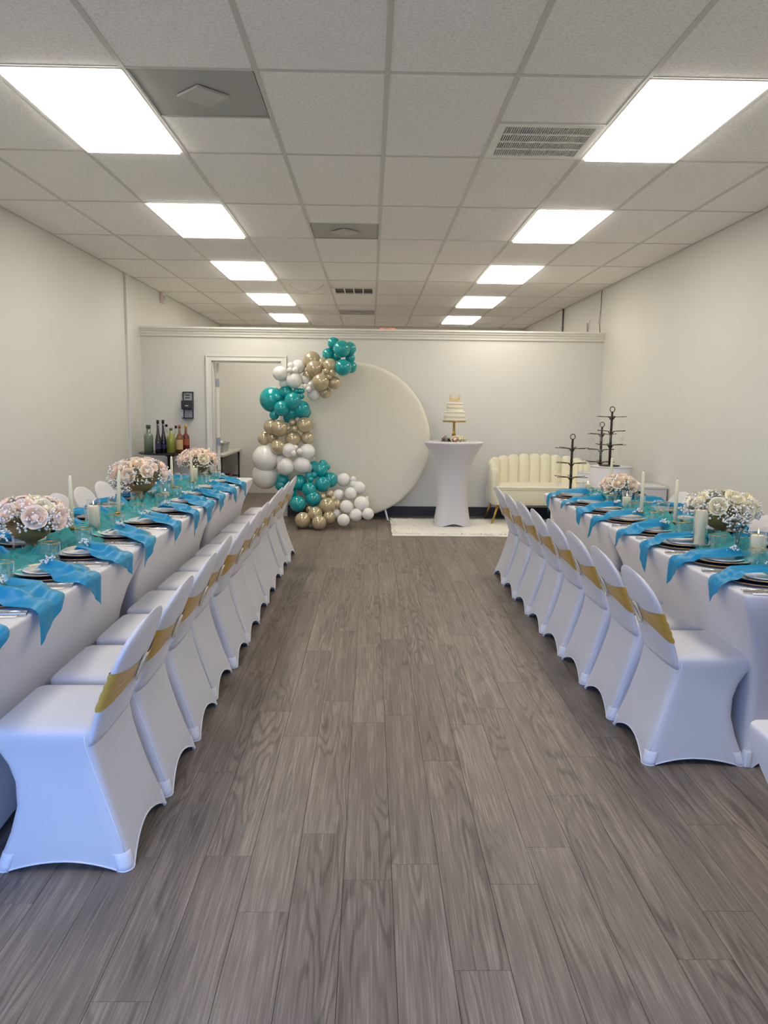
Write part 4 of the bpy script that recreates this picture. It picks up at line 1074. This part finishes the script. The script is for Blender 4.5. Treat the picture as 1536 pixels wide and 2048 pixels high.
# ================================================================== PLINTHS, GLASS RACKS
def plinth(x, y, r, h, label):
    t = thing('plinth', label, 'plinth', (x, y, 0))
    ob('drum', MB().lathe([(r*0.99, 0.0), (r, 0.004), (r, h-0.006)], 64).mesh('plinth_drum', MT['plinth']), t)
    ob('top', MB().lathe([(r, h-0.006), (r+0.003, h-0.004), (r+0.003, h-0.0005), (r-0.001, h)], 64).mesh('plinth_top', MT['plinth'], False), t)
plinth(2.615, 8.40, 0.222, 0.845, 'tall white round plinth under the highest glass rack')
plinth(2.66, 9.06, 0.225, 0.72, 'middle-height white round plinth standing before the loveseat end')
plinth(2.175, 8.42, 0.19, 0.53, 'low white round plinth under the glass rack nearest the cake table')
def glass_rack(x, y, z, H, R, tiers, label, seed, gl):
    t = thing('glass_rack', label, 'glass rack', (x, y, z)); rnd = random.Random(seed)
    ob('base', MB().lathe([(0.001, 0), (0.11, 0), (0.112, 0.006), (0.1, 0.010), (0.03, 0.014), (0.001, 0.015)], 40).mesh('rack_base', MT['black']), t)
    b = MB().tube([(0, 0, 0.01), (0.002, 0, H*0.2), (0, 0, H*0.5), (0.003, 0, H*0.88)], [0.013, 0.015, 0.014, 0.011], 10)
    ob('post', b.mesh('rack_post', MT['black']), t)
    ob('ring_handle', MB().tube([(0.026*math.cos(2*PI*i/24)+0.003, 0, H*0.88+0.028+0.028*math.sin(2*PI*i/24)) for i in range(24)], 0.0045, 8, True).mesh('ring_handle', MT['black']), t)
    for ti, zf in enumerate(tiers):
        zz = H*zf
        for k in range(6):
            a = 2*PI*k/6+0.18*ti+0.05
            c, s = math.cos(a), math.sin(a); r = R*rnd.uniform(0.93, 1.0)
            arm = MB()
            for sd in (-1, 1):
                arm.tube([(0.012*c-sd*0.004*s, 0.012*s+sd*0.004*c, zz-0.03), (0.035*c-sd*0.008*s, 0.035*s+sd*0.008*c, zz), (r*c-sd*0.010*s, r*s+sd*0.010*c, zz+0.006)], 0.003, 6)
            arm.tube([(r*c+0.010*s, r*s-0.010*c, zz+0.006), ((r+0.008)*c, (r+0.008)*s, zz+0.007), (r*c-0.010*s, r*s+0.010*c, zz+0.006)], 0.003, 6)
            ob('arm', arm.mesh('rack_arm', MT['black']), t)
            fo = ob('champagne_flute', FLUTE, None, (x+(r-0.03)*c, y+(r-0.03)*s, z+zz+0.008), (PI, 0, 0), (0.62, 0.62, 0.56))
            tag(fo, gl+', %s tier' % ('top', 'middle', 'bottom')[ti], 'glass', gl+', %s tier' % ('top', 'middle', 'bottom')[ti])
glass_rack(2.60, 8.42, 0.846, 0.66, 0.165, (0.80, 0.57, 0.345), 'highest black metal glass rack with a ring handle on the tall plinth', 1, 'upside-down flute hanging from the highest glass rack')
glass_rack(2.70, 9.10, 0.721, 0.60, 0.17, (0.74, 0.44, 0.2), 'black metal glass rack partly hidden behind the tall plinth', 2, 'upside-down flute hanging from the half-hidden glass rack')
glass_rack(2.185, 8.42, 0.531, 0.68, 0.185, (0.735, 0.50, 0.275), 'black metal glass rack with a ring handle on the low plinth', 3, 'upside-down flute hanging from the rack on the low plinth')
bx = thing('covered_box', 'low white covered box against the wall beside the tall plinth', 'box', (2.80, 7.95, 0))
ob('body', MB().box(-0.19, 0.19, -0.2, 0.19, 0.0, 0.665, 0.004).mesh('box_body', MT['plinth'], False), bx)
ob('lid', MB().box(-0.195, 0.195, -0.205, 0.195, 0.666, 0.69, 0.004).mesh('box_lid', MT['plinth'], False), bx)

# ================================================================== DRINKS TABLE, BOTTLES
bt = thing('bar_table', 'black pedestal table in the corner holding the bottles', 'table', (-2.51, 9.83, 0))
ob('top', MB().lathe([(0.001, 0.838), (0.375, 0.838), (0.382, 0.843), (0.382, 0.855), (0.376, 0.86), (0.001, 0.86)], 64).mesh('bar_top', MT['table_black'], False), bt)
ob('column', MB().lathe([(0.038, 0.03), (0.038, 0.80), (0.09, 0.82), (0.09, 0.8385)], 24).mesh('bar_column', MT['table_black']), bt)
for k in range(4):
    a = PI/4+PI/2*k
    ob('foot', MB().tube([(0.02*math.cos(a), 0.02*math.sin(a), 0.05), (0.31*math.cos(a), 0.31*math.sin(a), 0.018)], [0.024, 0.016], 10).mesh('bar_foot', MT['table_black']), bt)
def bottle(px, Y, H, prof, body, label, cap, cap_h=0.03, lab=None, lm=None, rot=0.0):
    p = at_y(px, 905, Y)
    t = thing('bottle', label, 'bottle', (p.x, Y, 0.8605))
    ob('glass_body', MB().lathe([(r, z*H) for (r, z) in prof], 28).mesh('bottle_body', body), t)
    r0 = prof[-1][0]
    ob('cap', MB().lathe([(0.001, H), (r0+0.002, H), (r0+0.0025, H+cap_h-0.002), (r0, H+cap_h), (0.001, H+cap_h)], 20).mesh('bottle_cap', cap), t)
    if lab:
        (z0, z1, r) = lab
        V = []; n = 16
        b = MB()
        b.rings([[Vector((r*math.sin(-1.2+2.4*i/n), -r*math.cos(-1.2+2.4*i/n), z)) for i in range(n+1)]+[Vector(((r-0.001)*math.sin(1.2-2.4*i/n), -(r-0.001)*math.cos(1.2-2.4*i/n), z)) for i in range(n+1)] for z in (z0, z1)], True, True)
        ob('label', b.mesh('bottle_label', lm, False), t)
    return t
B = dict(
    green=mat('pale_green_glass', rgb(120, 138, 112), 0.15, var=0.05, coat=0.5), dark=mat('dark_wine_glass', rgb(26, 20, 34), 0.08, var=0.1, coat=0.8),
    clear=mat('clear_spirit_glass', rgb(168, 170, 160), 0.1, var=0.05, coat=0.6), yellow=mat('yellow_drink', rgb(150, 154, 70), 0.15, var=0.06, coat=0.5),
    amber=mat('amber_liquor', rgb(120, 78, 40), 0.12, var=0.1, coat=0.6), redb=mat('red_liquor', rgb(112, 46, 40), 0.15, var=0.08, coat=0.5),
    tan=mat('tan_label', rgb(196, 164, 108), 0.6, var=0.12, vscale=60), orange=mat('orange_label', rgb(170, 86, 56), 0.6, var=0.1), yel=mat('yellow_cap', rgb(206, 172, 60), 0.4, var=0.05), dkcap=mat('dark_cap', rgb(40, 26, 28), 0.35, var=0.1), grn=mat('green_cap', rgb(70, 92, 66), 0.4, var=0.1), blu=mat('navy_label', rgb(40, 40, 88), 0.5, var=0.1))
wide = [(0.05, 0.0), (0.056, 0.01), (0.056, 0.66), (0.05, 0.74), (0.03, 0.80), (0.025, 0.82), (0.025, 1.0)]
slim = [(0.034, 0.0), (0.038, 0.01), (0.038, 0.38), (0.032, 0.48), (0.018, 0.66), (0.014, 0.8), (0.014, 1.0)]
std = [(0.04, 0.0), (0.044, 0.01), (0.044, 0.62), (0.036, 0.70), (0.017, 0.78), (0.014, 0.84), (0.014, 1.0)]
bottle(298, 9.80, 0.29, wide, B['green'], 'wide pale green bottle on the black corner table', B['grn'], 0.045)
bottle(317.0, 9.61, 0.36, slim, B['dark'], 'dark slender wine bottle standing by the wide green bottle', B['dkcap'], 0.04, (0.05, 0.10, 0.0388), B['blu'])
bottle(327.5, 9.70, 0.36, slim, B['dark'], 'dark slender wine bottle standing by the yellow drink', B['dkcap'], 0.04, (0.05, 0.10, 0.0388), B['blu'])
bottle(334, 9.95, 0.31, std, B['clear'], 'clear bottle half hidden behind the dark wine bottles', B['dkcap'], 0.03)
bottle(343, 9.70, 0.275, wide[:2]+[(0.05, 0.6), (0.046, 0.7), (0.02, 0.8), (0.017, 1.0)], B['yellow'], 'squat bottle of yellow drink with a dark cap', B['grn'], 0.025)
bottle(353, 9.95, 0.29, std, B['clear'], 'clear bottle with a dark cap behind the amber bottle', B['dkcap'], 0.035)
bottle(360, 9.70, 0.30, std, B['amber'], 'amber liquor bottle with a tan label', B['orange'], 0.04, (0.04, 0.16, 0.0448), B['tan'])
bottle(372.5, 9.80, 0.30, std, B['redb'], 'red liquor bottle with a yellow top', B['yel'], 0.045, (0.09, 0.17, 0.0448), B['orange'])

# ================================================================== WALL FITTINGS
dp = thing('wall_dispenser', 'black wall-mounted dispenser beside the door frame', 'dispenser', (-2.365, YP, 1.45))
ob('back_plate', MB().box(-0.068, 0.068, -0.012, -0.0005, -0.175, 0.165, 0.003).mesh('disp_back', MT['smoke'], False), dp)
ob('housing', MB().box(-0.075, 0.075, -0.10, -0.012, -0.065, 0.055, 0.012).mesh('disp_housing', MT['black_plastic'], False), dp)
ob('upper_bracket', MB().box(-0.07, -0.056, -0.03, -0.012, 0.055, 0.165).box(0.056, 0.07, -0.03, -0.012, 0.055, 0.165).box(-0.07, 0.07, -0.03, -0.012, 0.150, 0.165).mesh('disp_upper', MT['black_plastic'], False), dp)
ob('lower_bracket', MB().box(0.052, 0.066, -0.03, -0.012, -0.165, -0.065).box(-0.062, -0.05, -0.03, -0.012, -0.165, -0.065).mesh('disp_lower', MT['black_plastic'], False), dp)
ob('drip_tray', MB().box(-0.068, 0.068, -0.09, -0.012, -0.18, -0.165, 0.003).mesh('drip_tray', MT['black_plastic'], False), dp)
ob('badge', MB().box(-0.02, 0.02, -0.102, -0.0995, -0.02, -0.008).mesh('badge', MT['silver'], False), dp)
for z in (0.118, 0.085): ob('notice', MB().box(-0.04, 0.02, -0.0135, -0.0118, z-0.006, z+0.008).mesh('notice', MT['black_plastic'], False), dp)
ou = thing('power_outlet', 'white double power outlet near the room corner', 'outlet', (XL, 10.08, 1.18))
ob('cover_plate', MB().box(0.0, 0.006, -0.04, 0.04, -0.062, 0.062, 0.002).mesh('cover_plate', MT['trim'], False), ou)
for z in (-0.025, 0.025): ob('socket', MB().box(0.006, 0.0085, -0.018, 0.018, z-0.016, z+0.016, 0.002).mesh('socket', MT['sign'], False), ou)
al = at_y(326, 594, 11.9)
am = thing('alarm_horn', 'small round white alarm horn high on the wall near the partition', 'alarm', (XL, 11.3, 2.925))
ob('housing', MB().box(0.0, 0.05, -0.07, 0.07, -0.07, 0.07, 0.012).mesh('alarm_housing', MT['sign'], False), am)
ob('strobe', MB().box(0.05, 0.062, -0.055, 0.055, -0.02, 0.03, 0.006).mesh('strobe', MT['smoke'], False), am)
for k in range(3): ob('grille_bar', MB().box(0.05, 0.056, -0.05, 0.05, -0.06+k*0.013, -0.054+k*0.013).mesh('grille_bar', MT['sign'], False), am)
pf = thing('picture_frame', 'small white framed plate with a dark figure above the partition', 'frame', (XR, 11.0, 2.575))
ob('frame', MB().box(-0.016, 0.0, -0.075, 0.075, -0.085, -0.065).box(-0.016, 0.0, -0.075, 0.075, 0.065, 0.085).box(-0.016, 0.0, -0.075, -0.055, -0.065, 0.065).box(-0.016, 0.0, 0.055, 0.075, -0.065, 0.065).mesh('plate_frame', MT['trim'], False), pf)
ob('backing', MB().box(-0.006, -0.001, -0.056, 0.056, -0.066, 0.066).mesh('plate_back', MT['sign'], False), pf)
ob('figure', MB().prism([(-0.03, -0.06), (0.035, -0.06), (0.04, 0.0), (0.02, 0.03), (0.025, 0.05), (0.0, 0.055), (-0.02, 0.03), (-0.035, -0.01)], 'x', -0.0085, -0.006).mesh('figure', MT['black_plastic'], False), pf)
cd = thing('conduit', 'dark vertical conduit on the wall beyond the partition', 'pipe', (XR-0.014, 12.45, 1.2))
ob('pipe', MB().tube([(0, 0, 0), (0, 0, HC-1.2)], 0.013, 10).mesh('conduit', MT['hinge']), cd)
ob('strap', MB().box(-0.016, 0.013, -0.02, 0.02, 1.5, 1.52, 0.002).mesh('strap', MT['hinge'], False), cd)
cb = thing('cable', 'thin dark cable hanging down the wall corner above the partition', 'cable', (XR-0.006, 10.42, 2.44))
ob('cord', MB().tube([(0, 0, 0), (-0.004, 0.05, 0.15), (-0.002, 0.01, 0.32), (0, 0, 0.55)], 0.005, 8).mesh('cord', MT['hinge']), cb)
ex = thing('exit_sign', 'white exit sign with red letters on the far wall', 'sign', (0.31, YB, 2.90))
ob('housing', MB().box(-0.16, 0.16, -0.045, -0.0005, -0.09, 0.09, 0.006).mesh('exit_housing', MT['sign'], False), ex)
fc = bpy.data.curves.new('exit_text', 'FONT'); fc.body = 'EXIT'; fc.size = 0.15; fc.align_x = 'CENTER'; fc.align_y = 'CENTER'; fc.extrude = 0.002
fo = bpy.data.objects.new('tmp_text', fc); COL.objects.link(fo)
dg = bpy.context.evaluated_depsgraph_get(); fm = bpy.data.meshes.new_from_object(fo.evaluated_get(dg)); bpy.data.objects.remove(fo)
fm.materials.clear(); fm.materials.append(MT['exit_red'])
ob('letters', fm, ex, (0, -0.0475, 0), (PI/2, 0, 0))
wl_ = MB().tube([(0.45*(k/10-0.5), 0.05*math.sin(k/10*PI), -0.09*math.sin(PI*k/10)**0.8) for k in range(11)], 0.004, 6)
hw_ = thing('loose_wire', 'thin white wire sagging from the ceiling near the small vent', 'wire', (-0.84, 10.3, HC-0.006))
ob('wire', wl_.mesh('loose_wire', MT['grid']), hw_)

# ================================================================== ROOM BEHIND THE DOORWAY
kt = thing('folding_table', 'pale folding table in the room behind the doorway', 'table', (-2.52, 12.05, 0))
ob('top', MB().box(-0.40, 0.40, -0.78, 0.86, 0.70, 0.735, 0.006).mesh('folding_top', MT['counter'], False), kt)
for sx in (-1, 1):
    for sy in (-0.7, 0.78): ob('leg', MB().tube([(sx*0.36, sy, 0.7), (sx*0.36, sy, 0.0)], 0.014, 8).mesh('folding_leg', MT['black']), kt)
for sy in (-0.7, 0.78): ob('brace', MB().tube([(-0.36, sy, 0.3), (0.36, sy, 0.3)], 0.010, 8).mesh('brace', MT['black']), kt)
bn = thing('storage_bin', 'clear plastic storage bin on the folding table', 'bin', (-2.36, 11.95, 0.7355))
R_ = [[Vector((p[0], p[1], z)) for p in rrect(-a, a, -b, b, 0.03, 4, 4)] for (z, a, b) in ((0.0, 0.15, 0.21), (0.13, 0.17, 0.24), (0.14, 0.185, 0.255), (0.15, 0.185, 0.255), (0.15, 0.165, 0.235), (0.006, 0.145, 0.205))]
ob('tub', MB().rings(R_, True, True).mesh('bin_tub', MT['bin'], False), bn)
ob('liner', MB().box(-0.12, 0.10, -0.18, 0.12, 0.10, 0.165, 0.02).mesh('bin_liner', MT['paper'], False), bn)
rd = thing('red_crate', 'dark red crate on the floor under the folding table', 'crate', (-2.36, 12.25, 0))
cr_ = MB()
for (x0, x1, y0, y1) in ((-0.16, 0.16, -0.2, -0.18), (-0.16, 0.16, 0.18, 0.2), (-0.16, -0.14, -0.18, 0.18), (0.14, 0.16, -0.18, 0.18)): cr_.box(x0, x1, y0, y1, 0.0, 0.36)
ob('shell', cr_.mesh('crate_shell', MT['red'], False), rd)
ob('floor_panel', MB().box(-0.14, 0.14, -0.18, 0.18, 0.002, 0.014).mesh('crate_floor', MT['red'], False), rd)
